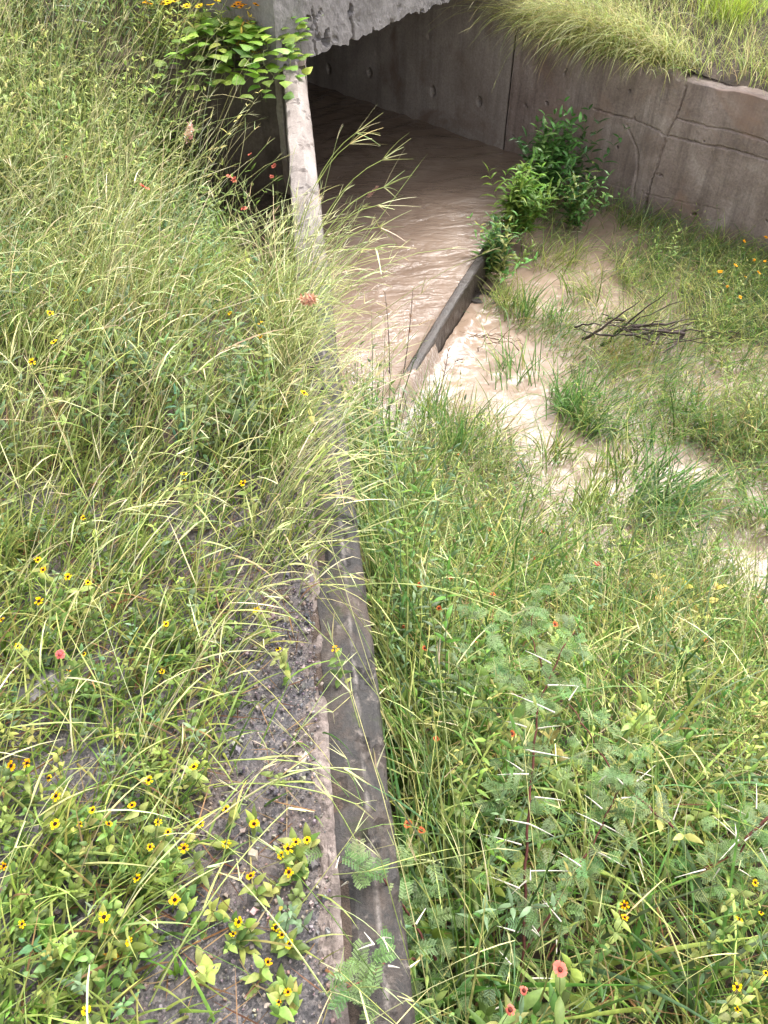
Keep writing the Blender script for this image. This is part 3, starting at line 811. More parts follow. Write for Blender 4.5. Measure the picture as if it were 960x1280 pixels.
def grass(acc, P, Lr, Wr, tilt, bend, cols, wts=None, lean=None, tipc=None, K=5, fold=.22, jit=.2):
    n = len(P)
    if n == 0: return
    az = U(0, 2 * PI, n); th = np.abs(G(n)) * tilt + .05; bd = U(bend[0], bend[1], n)
    if lean is not None:
        la, ls = lean; vx = np.sin(th) * np.cos(az) + ls * np.cos(la); vy = np.sin(th) * np.sin(az) + ls * np.sin(la)
        az = np.arctan2(vy, vx); th = np.arctan(np.hypot(vx, vy))
    L = U(Lr[0], Lr[1], n) * (.6 + .4 * U(0, 1, n)); W = U(Wr[0], Wr[1], n)
    c = pal(cols, n, wts, jit); ct = c * 1.15 if tipc is None else c * .6 + np.asarray(tipc) * .4
    ribbon(acc, P, az, th, bd, L, W, c * .95, np.clip(ct, 0, .9), 'blade', K, fold, U(-.6, .6, n), U(-.5, .5, n))

def herbs(stem, leaf, P, Hr, npair, Ll, Lw, cols, wts=None, prof='lance', tilt=.3, jit=.2, stemc=(.12, .13, .05), lean=None, droop=(.3, 1.0)):
    """little upright plants: stem and opposite pairs of leaves"""
    n = len(P)
    if n == 0: return
    az = U(0, 2 * PI, n); th = np.abs(G(n)) * tilt; L = U(Hr[0], Hr[1], n)
    if lean is not None:
        la, ls = lean; vx = np.sin(th) * np.cos(az) + ls * np.cos(la); vy = np.sin(th) * np.sin(az) + ls * np.sin(la)
        az = np.arctan2(vy, vx); th = np.arctan(np.hypot(vx, vy))
    K = max(npair, 3)
    C, D, T, A = curve(P, az, th, U(-.2, .5, n), L, K, U(-.4, .4, n))
    sc = np.asarray(stemc) * (1 + .2 * G((n, 1)))
    tubes(stem, C, .0014, .0007, np.clip(sc, .01, 1), np.clip(sc * 1.2, .01, 1))
    base = pal(cols, n, wts, jit); a0 = U(0, PI, n)
    for k in range(npair):
        f = (k + 1) / npair
        node = C[:, min(K, int(round(f * K)))]
        for sgn in (0, PI):
            a = a0 + k * PI / 2 + sgn + .3 * G(n)
            s = U(.75, 1.15, n) * (1 - .35 * max(0, f - .6) / .4)
            cc = np.clip(base * (1 + .12 * G((n, 1))) * (.85 + .3 * f), .008, .9)
            ribbon(leaf, node, a, U(.55, 1.35, n) - .3 * (f > .9), U(droop[0], droop[1], n), U(Ll[0], Ll[1], n) * s, U(Lw[0], Lw[1], n) * s, cc, cc * 1.08, prof, 4, .18, U(-.4, .4, n))

LEANR = (R(25), .30)      # the left-hand stalks lean right and away
def fingers(acc, tip, T, A, n_f, Lr, W, cols, spread):
    n = len(tip)
    for k in range(n_f):
        a = A + spread * G(n) * 1.3; t = T + spread * G(n) * .8
        c = pal(cols, n, None, .15)
        ribbon(acc, tip, a, t, U(.0, .45, n), U(Lr[0], Lr[1], n), U(W * .8, W * 1.3, n), c, c, 'line', 3, 0, U(0, PI, n))

def stalks(acc, head, P, Hr, cols, lean, tilt=.22, bend=(.1, .8), r=(.0014, .0006), headL=(.04, .08), nf=4, headcols=STRAW, spread=.35, K=7):
    n = len(P)
    if n == 0: return
    az = U(0, 2 * PI, n); th = np.abs(G(n)) * tilt
    la, ls = lean; vx = np.sin(th) * np.cos(az) + ls * np.cos(la); vy = np.sin(th) * np.sin(az) + ls * np.sin(la)
    az = np.arctan2(vy, vx); th = np.arctan(np.hypot(vx, vy))
    L = U(Hr[0], Hr[1], n)
    C, D, T, A = curve(P, az, th, U(bend[0], bend[1], n), L, K, U(-.4, .4, n), 1.8)
    c = pal(cols, n, None, .2)
    tubes(acc, C, r[0] * U(.7, 1.2, n), r[1], np.clip(c * .9, 0, 1), c)
    if nf: fingers(head, C[:, -1], T[:, -1], A[:, -1], nf, headL, .0022, headcols, spread)
    # one or two stem leaves
    for k in (2, 4):
        q = U(0, 1, n) < .6
        cc = pal(LIME + STRAW, n, None, .2)
        ribbon(acc, C[q, k], A[q, k] + .6 * G(q.sum()), T[q, k] + .35, U(.4, 1.3, q.sum()), U(.07, .2, q.sum()), U(.002, .004, q.sum()), cc[q], cc[q], 'blade', 4, 0, U(-.8, .8, q.sum()))

# ---- left verge
def build_left():
    low, herb_s, herb_l, st_a, hd, dead = Acc(), Acc(), Acc(), Acc(), Acc(), Acc()
    P = np.concatenate([scatter(38000, -2.9, .02, .1, 4.8, d_left, z_left), scatter(5000, -1.3, .0, .1, 1.7, d_left, z_left)])
    P = clump(P, 22, .028, z_left)
    near = P[:, 1] < 2.0
    grass(low, P[near], (.07, .22), (.003, .0068), .6, (.4, 1.6), GREEN + LIME + DEAD[:2], [3, 3, 2, 3, 2, 2, 1, .5, .5], LEANR)
    grass(low, P[~near], (.14, .36), (.003, .006), .5, (.3, 1.4), GREEN + LIME + STRAW[:1] + DEAD[:1], [3, 3, 2, 3, 3, 2, 2, 1.2, .4], LEANR)
    # matted dead litter on the ground
    P = scatter(12000, -2.4, .0, .15, 4.7, lambda X, Y: (st(X, Y)[0] < -.03) * (.35 + .5 * (1 - .3 * bare(X, Y))) * .6, z_left)
    n = len(P); P[:, 2] += U(.005, .03, n); c = pal(DEAD, n, None, .25)
    ribbon(dead, P, U(0, 2 * PI, n), U(1.35, 1.65, n), U(-.3, .3, n), U(.03, .13, n), U(.0015, .004, n), c, c, 'blade', 3, 0, U(-.8, .8, n))
    # broad and narrow herbs
    P = scatter(4600, -2.6, -.02, .12, 3.2, lambda X, Y: d_left(X, Y) * sst(2.4, .5, Y), z_left)
    herbs(herb_s, herb_l, P, (.04, .13), 4, (.014, .032), (.006, .014), GREEN + BLUEG + LIME[:1], None, 'ovate')
    P = scatter(5200, -2.6, -.02, 1.6, 4.8, lambda X, Y: d_left(X, Y) * (.12 + sst(.45, .62, fbm(X, Y, 2, 230)) * .5 + .8 * sst(2.6, 3.6, Y)), z_left)
    herbs(herb_s, herb_l, P, (.16, .38), 6, (.03, .06), (.008, .016), GREEN[:3] + BLUEG, None, 'lance')
    # tall stalks
    P = scatter(4600, -2.3, -.01, .95, 4.6, lambda X, Y: d_left(X, Y) * 1.1 * np.where((Y > 2.55) & (st(X, Y)[0] > -.75), .15, np.where((Y > 1.85) & (st(X, Y)[0] > -.5), .3, 1.0)) * sst(.8, 1.9, Y) * (1 - .86 * sst(2.7, 3.7, Y)), z_left)
    P = clump(P, 9, .022, z_left)
    stalks(st_a, hd, P, (.35, .80), LIME + STRAW + [(.30, .33, .10)], LEANR, .42, (.0, 1.1), (.0013, .0006), (.02, .05), 2, STRAW, .25)
    P = scatter(260, -1.3, -.02, .3, 1.5, lambda X, Y: d_left(X, Y), z_left)
    stalks(st_a, hd, P, (.2, .5), LIME + STRAW, (R(60), .7), .35, (.2, 1.0), (.0012, .0006), (.02, .05), 2, STRAW, .25)
    n = 46; X, Y = xy(-U(.015, .10, n), U(.2, 1.6, n)); P = np.stack([X, Y, z_left(X, Y)], -1)
    stalks(st_a, hd, P[:22], (.1, .34), LIME + STRAW[:2], (R(-20), .5), .5, (.2, 1.4), (.0011, .0005), (.02, .05), 2, STRAW, .4)
    grass(low, P[22:], (.06, .2), (.003, .005), .5, (.5, 1.8), GREEN + LIME + DEAD[1:2], None, (R(0), .5))
    # growth right along the wall, falling over it
    n = 800; t_ = U(1.25, 3.25, n); s_ = -U(.01, .16, n); X, Y = xy(s_, t_); P = np.stack([X, Y, z_left(X, Y)], -1)
    grass(low, P[:420], (.14, .34), (.003, .006), .5, (.4, 1.6), GREEN + LIME, None, (R(15), .35))
    far = P[420:, 1] > 2.7
    stalks(st_a, hd, P[420:][far], (.20, .40), GREEN[:2] + LIME + STRAW[:1], (R(60), .2), .45, (.2, 1.3), (.0012, .0006), (.02, .06), 3, STRAW, .4)
    stalks(st_a, hd, P[420:][~far], (.22, .50), LIME + STRAW + GREEN[1:2], (R(20), .5), .45, (.1, 1.2), (.0012, .0006), (.02, .06), 3, STRAW, .4)
    # thick green growth against the abutment and at the far left
    P = scatter(6500, -3.2, -.45, 3.4, 4.85, lambda X, Y: (st(X, Y)[0] < -.35) * (.4 + .7 * fbm(X, Y, 3, 240)) * np.where(X > -1.25, np.where(Y > 4.0, .0, .45), 1.0), z_left)
    herbs(herb_s, herb_l, P[: len(P) // 2], (.25, .62), 7, (.03, .07), (.008, .017), GREEN + BLUEG[:1] + LIME[:1], None, 'lance')
    grass(low, P[len(P) // 2:], (.25, .6), (.003, .006), .4, (.3, 1.2), GREEN + LIME, None, LEANR, None, 6)
    # the taller growth in the top left corner
    P = scatter(11000, -4.2, -.7, 4.2, 7.3, lambda X, Y: .75 * (.4 + .8 * fbm(X, Y, 2, 244)) * ((X < -1.25) | ((Y > 5.25) & (X + (Y - 5) * 1.07 < -.75))), lambda X, Y: np.where(Y > 4.95, z_ledge(X, Y), z_left(X, Y)))
    herbs(herb_s, herb_l, P[: len(P) // 2], (.3, .75), 8, (.03, .07), (.008, .018), GREEN + BLUEG + LIME[:2], None, 'lance')
    grass(low, P[len(P) // 2:], (.3, .8), (.003, .006), .35, (.2, 1.0), GREEN + LIME + STRAW[:1], None, (R(10), .2), None, 6)
    P = scatter(1100, -2.9, -1.0, 3.0, 5.0, lambda X, Y: sst(-1.0, -1.5, X) * (.3 + .9 * fbm(X, Y, 2.5, 247)), z_left)
    stalks(st_a, hd, P, (.7, 1.25), LIME + STRAW[:2] + GREEN[1:2], (R(40), .18), .3, (.1, 1.0), (.0015, .0007), (.03, .07), 3, STRAW, .3)
    P = scatter(1600, -2.9, -1.1, 3.2, 5.0, lambda X, Y: .3 + .9 * fbm(X, Y, 2.5, 248), z_left)
    herbs(herb_s, herb_l, P, (.4, .95), 10, (.03, .065), (.008, .017), GREEN + LIME * 2, None, 'lance', .25)
    P = scatter(700, -4.0, -.9, 3.6, 7.0, lambda X, Y: .8 + 0 * X, lambda X, Y: np.where(Y > 4.95, z_ledge(X, Y), z_left(X, Y)))
    stalks(st_a, hd, P, (.6, 1.05), LIME + STRAW, (R(30), .25), .25, (.2, 1.1), (.0014, .0007), (.03, .07), 3)
    for a, nm, mt, lb in ((low, 'grass', M['grass'], 'dense green grass covering the left verge'), (dead, 'leaf_litter', M['grass'], 'brown dead grass lying on the left verge'),
                          (st_a, 'grass', M['stalk'], 'tall pale straw stalks massed over the left verge'), (hd, 'grass', M['stalk'], 'fine seed heads of the tall left grass'),
                          (herb_l, 'weeds', M['leaf'], 'leafy green weeds mixed through the left verge'), (herb_s, 'weeds', M['stalk'], 'thin stems of the leafy weeds on the left verge')):
        tag(a.build(nm, mt), lb, None, None, 'stuff')
build_left()

# ---- right bank and stream
def build_right():
    g, hs_, hl, sa, hd, dead = Acc(), Acc(), Acc(), Acc(), Acc(), Acc()
    GREEN = [(.09, .175, .035), (.135, .225, .05), (.065, .13, .032), (.18, .255, .07)]
    P = scatter(40000, -.1, 3.2, -.1, 3.75, lambda X, Y: d_right(X, Y) * (.5 + .5 * sst(.3, 1.0, Y)), z_right)
    P = clump(P, 24, .03, z_right)
    m = U(0, 1, len(P)) < .82
    grass(g, P[m], (.16, .52), (.0025, .0095), .45, (.3, 1.5), GREEN + LIME + BLUEG + DEAD[1:2] + STRAW[:2], [3, 4, 1, 4, 4, 3, 3, 1, 1, 1, .6, 1.2, 1], None)
    herbs(hs_, hl, P[~m][:1300], (.18, .5), 7, (.022, .05), (.006, .014), GREEN + LIME[:2] + BLUEG[:1], None, 'lance')
    # broad arching blades
    P = scatter(1500, .0, 2.8, .1, 3.0, lambda X, Y: d_right(X, Y), z_right)
    grass(g, P, (.35, .75), (.007, .013), .35, (.6, 1.9), GREEN + BLUEG + LIME[:1], None, None, None, 8, .18)
    P = scatter(6000, .0, 3.0, .0, 3.2, lambda X, Y: d_right(X, Y) * .7, z_right)
    n = len(P); P[:, 2] += U(.02, .25, n); c = pal(DEAD + STRAW[:1], n, None, .25)
    ribbon(dead, P, U(0, 2 * PI, n), U(.9, 1.75, n), U(-.3, .5, n), U(.06, .22, n), U(.0015, .004, n), c, c, 'blade', 4, 0, U(-.8, .8, n))
    P = scatter(1500, .0, 2.8, .2, 3.2, lambda X, Y: d_right(X, Y), z_right)
    stalks(sa, hd, P, (.4, .85), LIME + STRAW[2:3] + [(.2, .25, .08)], (R(100), .25), .4, (.2, 1.2), (.0013, .0006), (.02, .06), 2)
    # along the wall, reaching up past its edge
    n = 520; t_ = U(.1, 3.4, n); X, Y = xy(U(.16, .34, n), t_); P = np.stack([X, Y, z_right(X, Y)], -1)
    grass(g, P, (.5, .95), (.004, .009), .22, (.1, 1.3), GREEN + LIME + BLUEG, None, (R(170), .08), None, 8)
    n = 110; t_ = U(.1, 3.4, n); X, Y = xy(U(.16, .4, n), t_); P = np.stack([X, Y, z_right(X, Y)], -1)
    herbs(hs_, hl, P, (.45, .8), 9, (.03, .06), (.007, .015), GREEN + BLUEG, None, 'lance', .15)
    n = 70; X, Y = xy(U(.16, .32, n), U(.1, 2.2, n)); P = np.stack([X, Y, z_right(X, Y)], -1)
    stalks(sa, hd, P, (.8, 1.2), LIME + STRAW[:1] + GREEN[1:2], (R(150), .16), .16, (.2, 1.4), (.0014, .0007), (.03, .06), 3, STRAW, .35)
    # stream: emergent grass
    P = scatter(30000, .0, 3.4, 2.3, 6.6, lambda X, Y: d_right(X, Y) * np.where(z_right(X, Y) < ZS + .02, .7 + 1.3 * sst(.42, .6, fbm(X, Y, 2.3, 255)), .8), z_right); P[:, 2] = np.maximum(P[:, 2], ZS - .03)
    grass(g, P, (.12, .46), (.003, .0065), .45, (.3, 1.7), GREEN + BLUEG + LIME + STRAW[:1], [3, 3, 1, 3, 3, 3, 2, 2, 1, 2, .7], (R(-20), .35))
    # far bar and foot of the wing wall
    P = scatter(15000, 1.3, 3.6, 3.2, 6.4, lambda X, Y: d_right(X, Y) * sst(-.1, .5, np.exp(-(((X - 2.55) / .75) ** 2 + ((Y - 4.7) / .95) ** 2)) + 1.1 * (fbm(X, Y, 3, 256) - .5)) * .9, z_right)
    P[:, 2] = np.maximum(P[:, 2], ZS - .02); m = U(0, 1, len(P)) < .9
    grass(g, P[m], (.16, .48), (.0028, .0058), .5, (.3, 1.6), GREEN[:2] + LIME + STRAW[:2] + BLUEG[:1], [2, 2, 3, 4, 3, 3, 2, 1], (R(190), .3))
    herbs(hs_, hl, P[~m][:700], (.12, .34), 6, (.02, .04), (.004, .008), GREEN[:2] + LIME, None, 'lance')
    # fringe along the wing wall foot
    A = U(1.0, 3.8, 900); Pb = np.stack([PR[0] - TD[0] * A - TN[0] * U(.03, .3, 900), PR[1] - TD[1] * A - TN[1] * U(.03, .3, 900)], -1)
    P = np.concatenate([Pb, z_right(Pb[:, 0], Pb[:, 1])[:, None]], 1); P = P[waterk(np.c_[P[:, :2], np.full(len(P), ZS)]) > .5]
    grass(g, P, (.15, .4), (.0026, .005), .4, (.3, 1.4), GREEN + LIME, None, (R(220), .2))
    for a, nm, mt, lb in ((g, 'grass', M['grass'], 'green grass on the right bank and standing in the stream'), (dead, 'leaf_litter', M['grass'], 'brown dead blades tangled in the right bank'),
                          (sa, 'grass', M['stalk'], 'thin stalks standing in the right bank'), (hd, 'grass', M['stalk'], 'fine seed heads over the right bank'),
                          (hl, 'weeds', M['leaf'], 'leafy weeds mixed through the right bank'), (hs_, 'weeds', M['stalk'], 'thin weed stems in the right bank')):
        tag(a.build(nm, mt), lb, None, None, 'stuff')
build_right()

# ---- grass on top of the right wing wall
def build_top():
    g = Acc()
    n = 12000; A = U(.1, 5.0, n); Wd = np.abs(U(.12, 3.0, n))
    X = PR[0] - TD[0] * A + TN[0] * Wd; Y = PR[1] - TD[1] * A + TN[1] * Wd
    P = np.stack([X, Y, z_bank(X, Y)], -1)
    grass(g, P, (.15, .42), (.003, .006), .5, (.3, 1.4), LIME + STRAW + GREEN[1:2], [3, 3, 3, 1, 1, 2, 2, 2], (R(225), .25))
    tag(g.build('grass', M['grass']), 'yellowish grass on the bank above the stained wall', None, None, 'stuff')
build_top()

# ------------------------------------------------------------------ single plants
def dome(acc, c, r, h, col, n=8, m=3, nrm=None):
    V = []; 
    for k in range(m + 1):
        a = k / m * PI / 2
        for j in range(n):
            V.append((c[0] + r * math.cos(a) * math.cos(j * 2 * PI / n), c[1] + r * math.cos(a) * math.sin(j * 2 * PI / n), c[2] + h * math.sin(a)))
    q = [(k * n + j, k * n + (j + 1) % n, (k + 1) * n + (j + 1) % n, (k + 1) * n + j) for k in range(m) for j in range(n)]
    acc.add(V, q, np.asarray(col, float))

def bez(p0, p1, bow, n=7):
    """arched line from p0 to p1"""
    p0 = np.asarray(p0, float); p1 = np.asarray(p1, float); u = np.linspace(0, 1, n)[:, None]
    return p0 * (1 - u) + p1 * u + np.asarray(bow, float) * (4 * u * (1 - u))

def flower_plant(name, label, cat, heads, root, group, pet=(.0076, .0050, 7), petc=((.80, .40, .02), (.85, .62, .05)), discr=.0035, discc=(.018, .010, .008), leafc=GREEN + LIME[:1], nleaf=5, leafL=(.02, .034), leafW=(.010, .016), tilt=1.28, prof='ovate'):
    root = np.asarray(root, float)
    t = thing(name, label, cat, tuple(root), group)
    st_, lf = Acc(), Acc()
    for hd in heads:
        h = np.asarray(hd) - root
        Pl = bez((0, 0, -.01), h, (.012 * G(), .012 * G(), .0), 7)
        tubes(st_, Pl, .0012, .0008, (.14, .16, .06), (.16, .2, .06))
        for k in range(nleaf):
            u = 1 + (k % 5); a = U(0, 2 * PI, 1); c = pal(leafc, 1)
            for q in (0, PI):
                ribbon(lf, Pl[u][None], a + q, U(.9, 1.4, 1), U(.1, .7, 1), U(*leafL, 1), U(*leafW, 1), c * .95, c * 1.05, prof, 5, .15)
    st_.build('stem', M['stalk'], t); lf.build('foliage', M['leaf'], t)
    for hd in heads:
        h = np.asarray(hd) - root; f = Acc(); L, W, n = pet; n = n + int(rng.integers(-1, 2)); old = U(0, 1, 1)[0] < .18; sc = U(.68, 1.15, 1)[0]
        a = np.arange(n) * 2 * PI / n + U(0, 1, 1) + .12 * G(n)
        tx, ty = .42 * G(), -.1 + .42 * G()
        th = tilt + tx * np.cos(a) + ty * np.sin(a)
        ribbon(f, np.tile(h, (n, 1)) + np.stack([np.cos(a), np.sin(a), 0 * a], -1) * .0015, a, th, U(.0, .5, n) + 1.0 * old, L * sc * U(.75, 1.12, n) * (.7 if old else 1), W * sc * (.7 if old else 1), np.array(petc[0]), np.array(petc[1]) * U(.9, 1.05, 1), 'petal', 3, .08)
        fo = f.build('flower', M['petal'], t)
        d = Acc(); dome(d, h + np.array([0, 0, .0004]), discr * sc, discr * sc * .8, discc); d.build('disc', M['disc'], fo)
    return t

def near_label(px, py):
    if px > 480: return 'among the weeds at the lower right'
    if px > 265 and py > 980: return 'on the bare gravel beside the wall'
    if py > 1000: return 'in the leafy weeds at the lower left'
    if py > 760: return 'in the low grass left of the gravel'
    if py > 560: return 'in the grass at the foot of the tall stalks'
    return 'deep among the tall straw stalks'

# clusters of pixels: the heads of one plant
Z7 = lambda l: [(x / 2, 700 + y / 2) for x, y in l]
Z6 = lambda l: [(x / 2, 340 + y / 2) for x, y in l]
ZR = lambda l: [(760 + x / 3.37, 900 + y / 3.37) for x, y in l]
NUM = {1: 'one', 2: 'two', 3: 'three', 4: 'four', 5: 'five'}
CL = [(Z7([(740, 705), (768, 700), (720, 722), (703, 738)]), 'four-headed yellow flower plant growing beside the flat red brick shard'),
      (Z7([(722, 780), ]), 'yellow flower just left of the rusty brick fragment on the gravel'),
      (Z7([(597, 905), (583, 935)]), 'two-headed yellow flower plant with pale oval leaves on the gravel'),
      (Z7([(690, 918), (705, 937), (725, 960)]), 'three-headed yellow flower plant on the gravel close to the kerb'),
      (Z7([(670, 1005)]), 'bright yellow flower facing up, below the three-headed plant'),
      (Z7([(720, 1080), (697, 1105)]), 'yellow flower plant lowest on the gravel beside the wall'),
      (Z7([(627, 790)]), None), (Z7([(635, 660)]), None), (Z7([(565, 622)]), 'large orange-yellow flower at the upper end of the bare gravel'), (Z7([(565, 710), (500, 660)]), None),
      (Z7([(420, 680), (395, 655), (375, 717)]), 'three-headed yellow flower plant where the weeds meet the gravel'), (Z7([(460, 720)]), None), (Z7([(437, 850)]), 'yellow flower left of the brown dead leaf'),
      (Z7([(343, 795)]), None), (Z7([(272, 660)]), None), (Z7([(330, 613)]), None), (Z7([(232, 625), (200, 660)]), None), (Z7([(140, 590), (138, 660)]), None), (Z7([(122, 545)]), None),
      (Z7([(68, 508), (27, 515)]), 'pair of yellow flowers at the left edge above the leafy weeds'), (Z7([(372, 550)]), None), (Z7([(485, 517)]), None), (Z7([(10, 765)]), None), (Z7([(55, 910)]), None),
      (Z7([(323, 953)]), 'yellow flower beside the upright orange dead leaf'), (Z7([(260, 893)]), None), (Z7([(216, 1127)]), 'lowest yellow flower at the lower left corner'),
      (Z7([(172, 275)]), None), (Z7([(210, 235)]), None), (Z7([(45, 215)]), None), (Z7([(5, 150)]), None), (Z7([(98, 103)]), None), (Z7([(220, 57), (170, 42)]), None), (Z7([(405, 280)]), None), (Z7([(415, 160)]), None),
      (Z7([(640, 125)]), None), (Z7([(695, 222)]), 'pale yellow flower beside the kerb near the end of the bare gravel'), (Z7([(838, 222)]), 'yellow flower hanging over the dark wall top'),
      (Z6([(460, 520), (460, 505)]), 'two yellow flowers one above the other among the straw stalks'), (Z6([(608, 528)]), None), (Z6([(208, 615)]), None), (Z6([(95, 720)]), None), (Z6([(108, 745)]), None),
      (Z6([(760, 303)]), None), (Z6([(650, 128), (650, 160)]), 'two yellow flowers between the stalks near the middle of the wall'), (Z6([(575, 103)]), None), (Z6([(135, 175)]), None), (Z6([(80, 225)]), None), (Z6([(125, 103)]), None), (Z6([(190, 70)]), None),
      (ZR([(70, 780), (70, 832)]), 'two small yellow flowers left of the other yellow flowers on the right bank'), (ZR([(553, 840)]), None), (ZR([(645, 812)]), None), (ZR([(620, 685)]), None), (ZR([(545, 1125)]), None), (ZR([(545, 1218)]), None), (ZR([(665, 1065)]), None)]
for heads, lab in CL:
    px, py = np.mean(heads, 0)
    h = .07 if (px > 265 and py > 980 and px < 480) else .11
    if py < 760: h = .2
    if py < 560: h = .38
    if px > 480: h = .5
    root = hit(px + 3, py + 10, h * .9)
    hz = [np.array(at(x, y, root[2] + h + .01 * G())) for x, y in heads]
    root[:2] += .012 * G(2)
    place = near_label(px, py)
    flower_plant('yellow_flower_plant', lab or f'small black-centred yellow flower {place}', 'flower', hz, root, f'yellow flowers {place}',
                 petc=((.85, .36, .02), (.88, .66, .06)) if U(0, 1, 1) < .7 else ((.75, .22, .015), (.85, .48, .03)))

REDB = [((655, 1238), 'coral red flower in the middle of three at the bottom of the right bank'), ((638, 1262), 'lowest coral red flower at the bottom of the right bank'), ((700, 1212), 'dark-centred red flower uppermost of three at the bottom of the right bank')]
for (x, y), lab in REDB:
    root = hit(x - 20, y + 60, .35); z = root[2] + .62
    flower_plant('red_flower_plant', lab, 'flower', [at(x, y, z)], root, 'large red flowers at the bottom of the right bank', (.0128, .0098, 9), ((.58, .11, .09), (.70, .22, .17)), .0055, (.10, .03, .02), GREEN, 5, (.05, .075), (.014, .022), 1.35, 'lance')
REDS = [(90, 70, .45), (57, 153, .45), (80, 194, .45), (175, 232, .5), (180, 199, .5), (203, 145, .5), (212, 66, .6), (205, 90, .6), (183, 24, .6), (50, 34, .6), (27, 17, .6), (110, 72, .6), (283, 218, .45), (310, 190, .5), (340, 205, .45), (337, 218, .45), (300, 258, .45), (215, 125, .5), (290, 222, .45), (160, 90, .6),
        (521, 730, .35), (500, 783, .35), (527, 810, .35), (665, 696, .35), (946, 744, .3), (635, 918, .45), (540, 924, .4), (521, 1040, .4), (505, 1032, .4), (560, 722, .35), (610, 660, .3), (690, 780, .35), (676, 663, .3), (570, 565, .3), (545, 760, .35), (612, 742, .3), (590, 800, .3), (880, 800, .3)]
for x, y, h in REDS:
    zf = z_ground
    if x < 300 and y < 100: zf = lambda X, Y: np.where(Y > 4.95, z_ledge(X, Y), z_left(X, Y))
    root = hit(x, y + 4, h, zf); hd = root + np.array([.01, .01, h])
    left = x < 480
    place = ('high in the green growth at the upper left' if y < 130 else 'in the green growth left of the dark abutment') if left else ('low in the weeds beside the dark wall' if x < 560 else 'in the grass of the right bank')
    flower_plant('red_flower_plant', f'small {"coral" if left else "orange"} red flower {place}', 'flower', [hd], root, f'small red flowers {place}', (.0125 if y < 300 else .0080, .0095 if y < 300 else .0070, 8), ((.58, .11, .08), (.70, .24, .17)) if left else ((.52, .11, .05), (.62, .20, .09)), .005, (.12, .03, .02), GREEN, 5, (.03, .055), (.009, .016), 1.2, 'lance')
root = hit(75, 818, .15)
flower_plant('red_flower_plant', 'pink-red flower alone in the low grass at the left edge', 'flower', [root + np.array([0, 0, .15])], root, None, (.012, .010, 8), ((.62, .10, .10), (.75, .22, .20)), .005, (.4, .08, .08), GREEN, 5, (.03, .05), (.009, .014), 1.0, 'lance')
root = hit(742, 714, .35)
flower_plant('red_flower_plant', 'half-open pink-red bud on a leaning stem at the stream edge', 'flower', [root + np.array([.02, .03, .35])], root, None, (.016, .008, 6), ((.62, .10, .08), (.72, .2, .16)), .004, (.4, .08, .08), GREEN, 4, (.04, .06), (.008, .012), .6, 'lance')
# orange flowers on the far right
for k, (x, y) in enumerate([(942, 274), (956, 279), (957, 297), (930, 302), (943, 325), (956, 327), (919, 332), (932, 346), (909, 358), (948, 341), (925, 372), (900, 340)]):
    root = hit(x, y, .28); hd = root + np.array([.0, .0, .28])
    flower_plant('orange_flower_plant', 'small orange flower on the grassy bar at the foot of the stained wall', 'flower', [hd], root, 'orange flowers at the foot of the stained wall', (.015, .012, 7), ((.75, .26, .02), (.80, .40, .04)), .005, (.3, .10, .02), GREEN + LIME, 5, (.02, .04), (.006, .012), 1.1, 'lance')

# --- ovate-leaved weeds
def leafy(name, label, cat, root, h, nst, npair, Ll, Lw, cols, group=None, prof='ovate', mat='leaf', lean=None, tilt=.45, droop=(.2, .9), stemc=(.13, .13, .05)):
    root = np.asarray(root, float); t = thing(name, label, cat, tuple(root), group); s_, l_ = Acc(), Acc()
    P = np.concatenate([.02 * G((nst, 2)) * (1 + h * 2), np.full((nst, 1), -.01)], 1)
    herbs(s_, l_, P, (h * .7, h * 1.1), npair, Ll, Lw, cols, None, prof, tilt, .15, stemc, lean, droop)
    s_.build('stem', M['stalk'], t); l_.build('foliage', M[mat], t); return t
PALE = [(.17, .25, .085), (.13, .21, .06), (.21, .29, .095)]
for k, (x, y) in enumerate([(20, 1220), (65, 1215), (110, 1235), (40, 1150), (90, 1160), (130, 1120), (165, 1085), (60, 1090), (20, 1060), (200, 1090), (150, 1180), (95, 1060), (185, 1140), (10, 1120), (45, 1270), (190, 1045)]):
    leafy('broadleaf_weed', 'low weed with broad oval leaves in the leafy patch at the lower left', 'weed', hit(x, y, .05), U(.05, .10, 1)[0], 4, 3, (.022, .038), (.014, .025), PALE + GREEN[:2], 'oval-leaved weeds at the lower left', 'ovate')
for x, y, lb in [(300, 1150, 'oval-leaved weed at the foot of the two-headed yellow flowers'), (340, 1130, 'small oval-leaved weed on the gravel, nearest the brick fragment'), (262, 1205, 'pale green weed with long leaves low on the gravel'), (350, 1225, 'small bright weed on the gravel right at the lowest flowers'), (232, 1155, 'weed with round leaves where the leafy patch meets the gravel')]:
    leafy('broadleaf_weed', lb, 'weed', hit(x, y, .03), .06, 2, 3, (.022, .036), (.014, .022), PALE + LIME, 'weeds on the gravel', 'ovate')
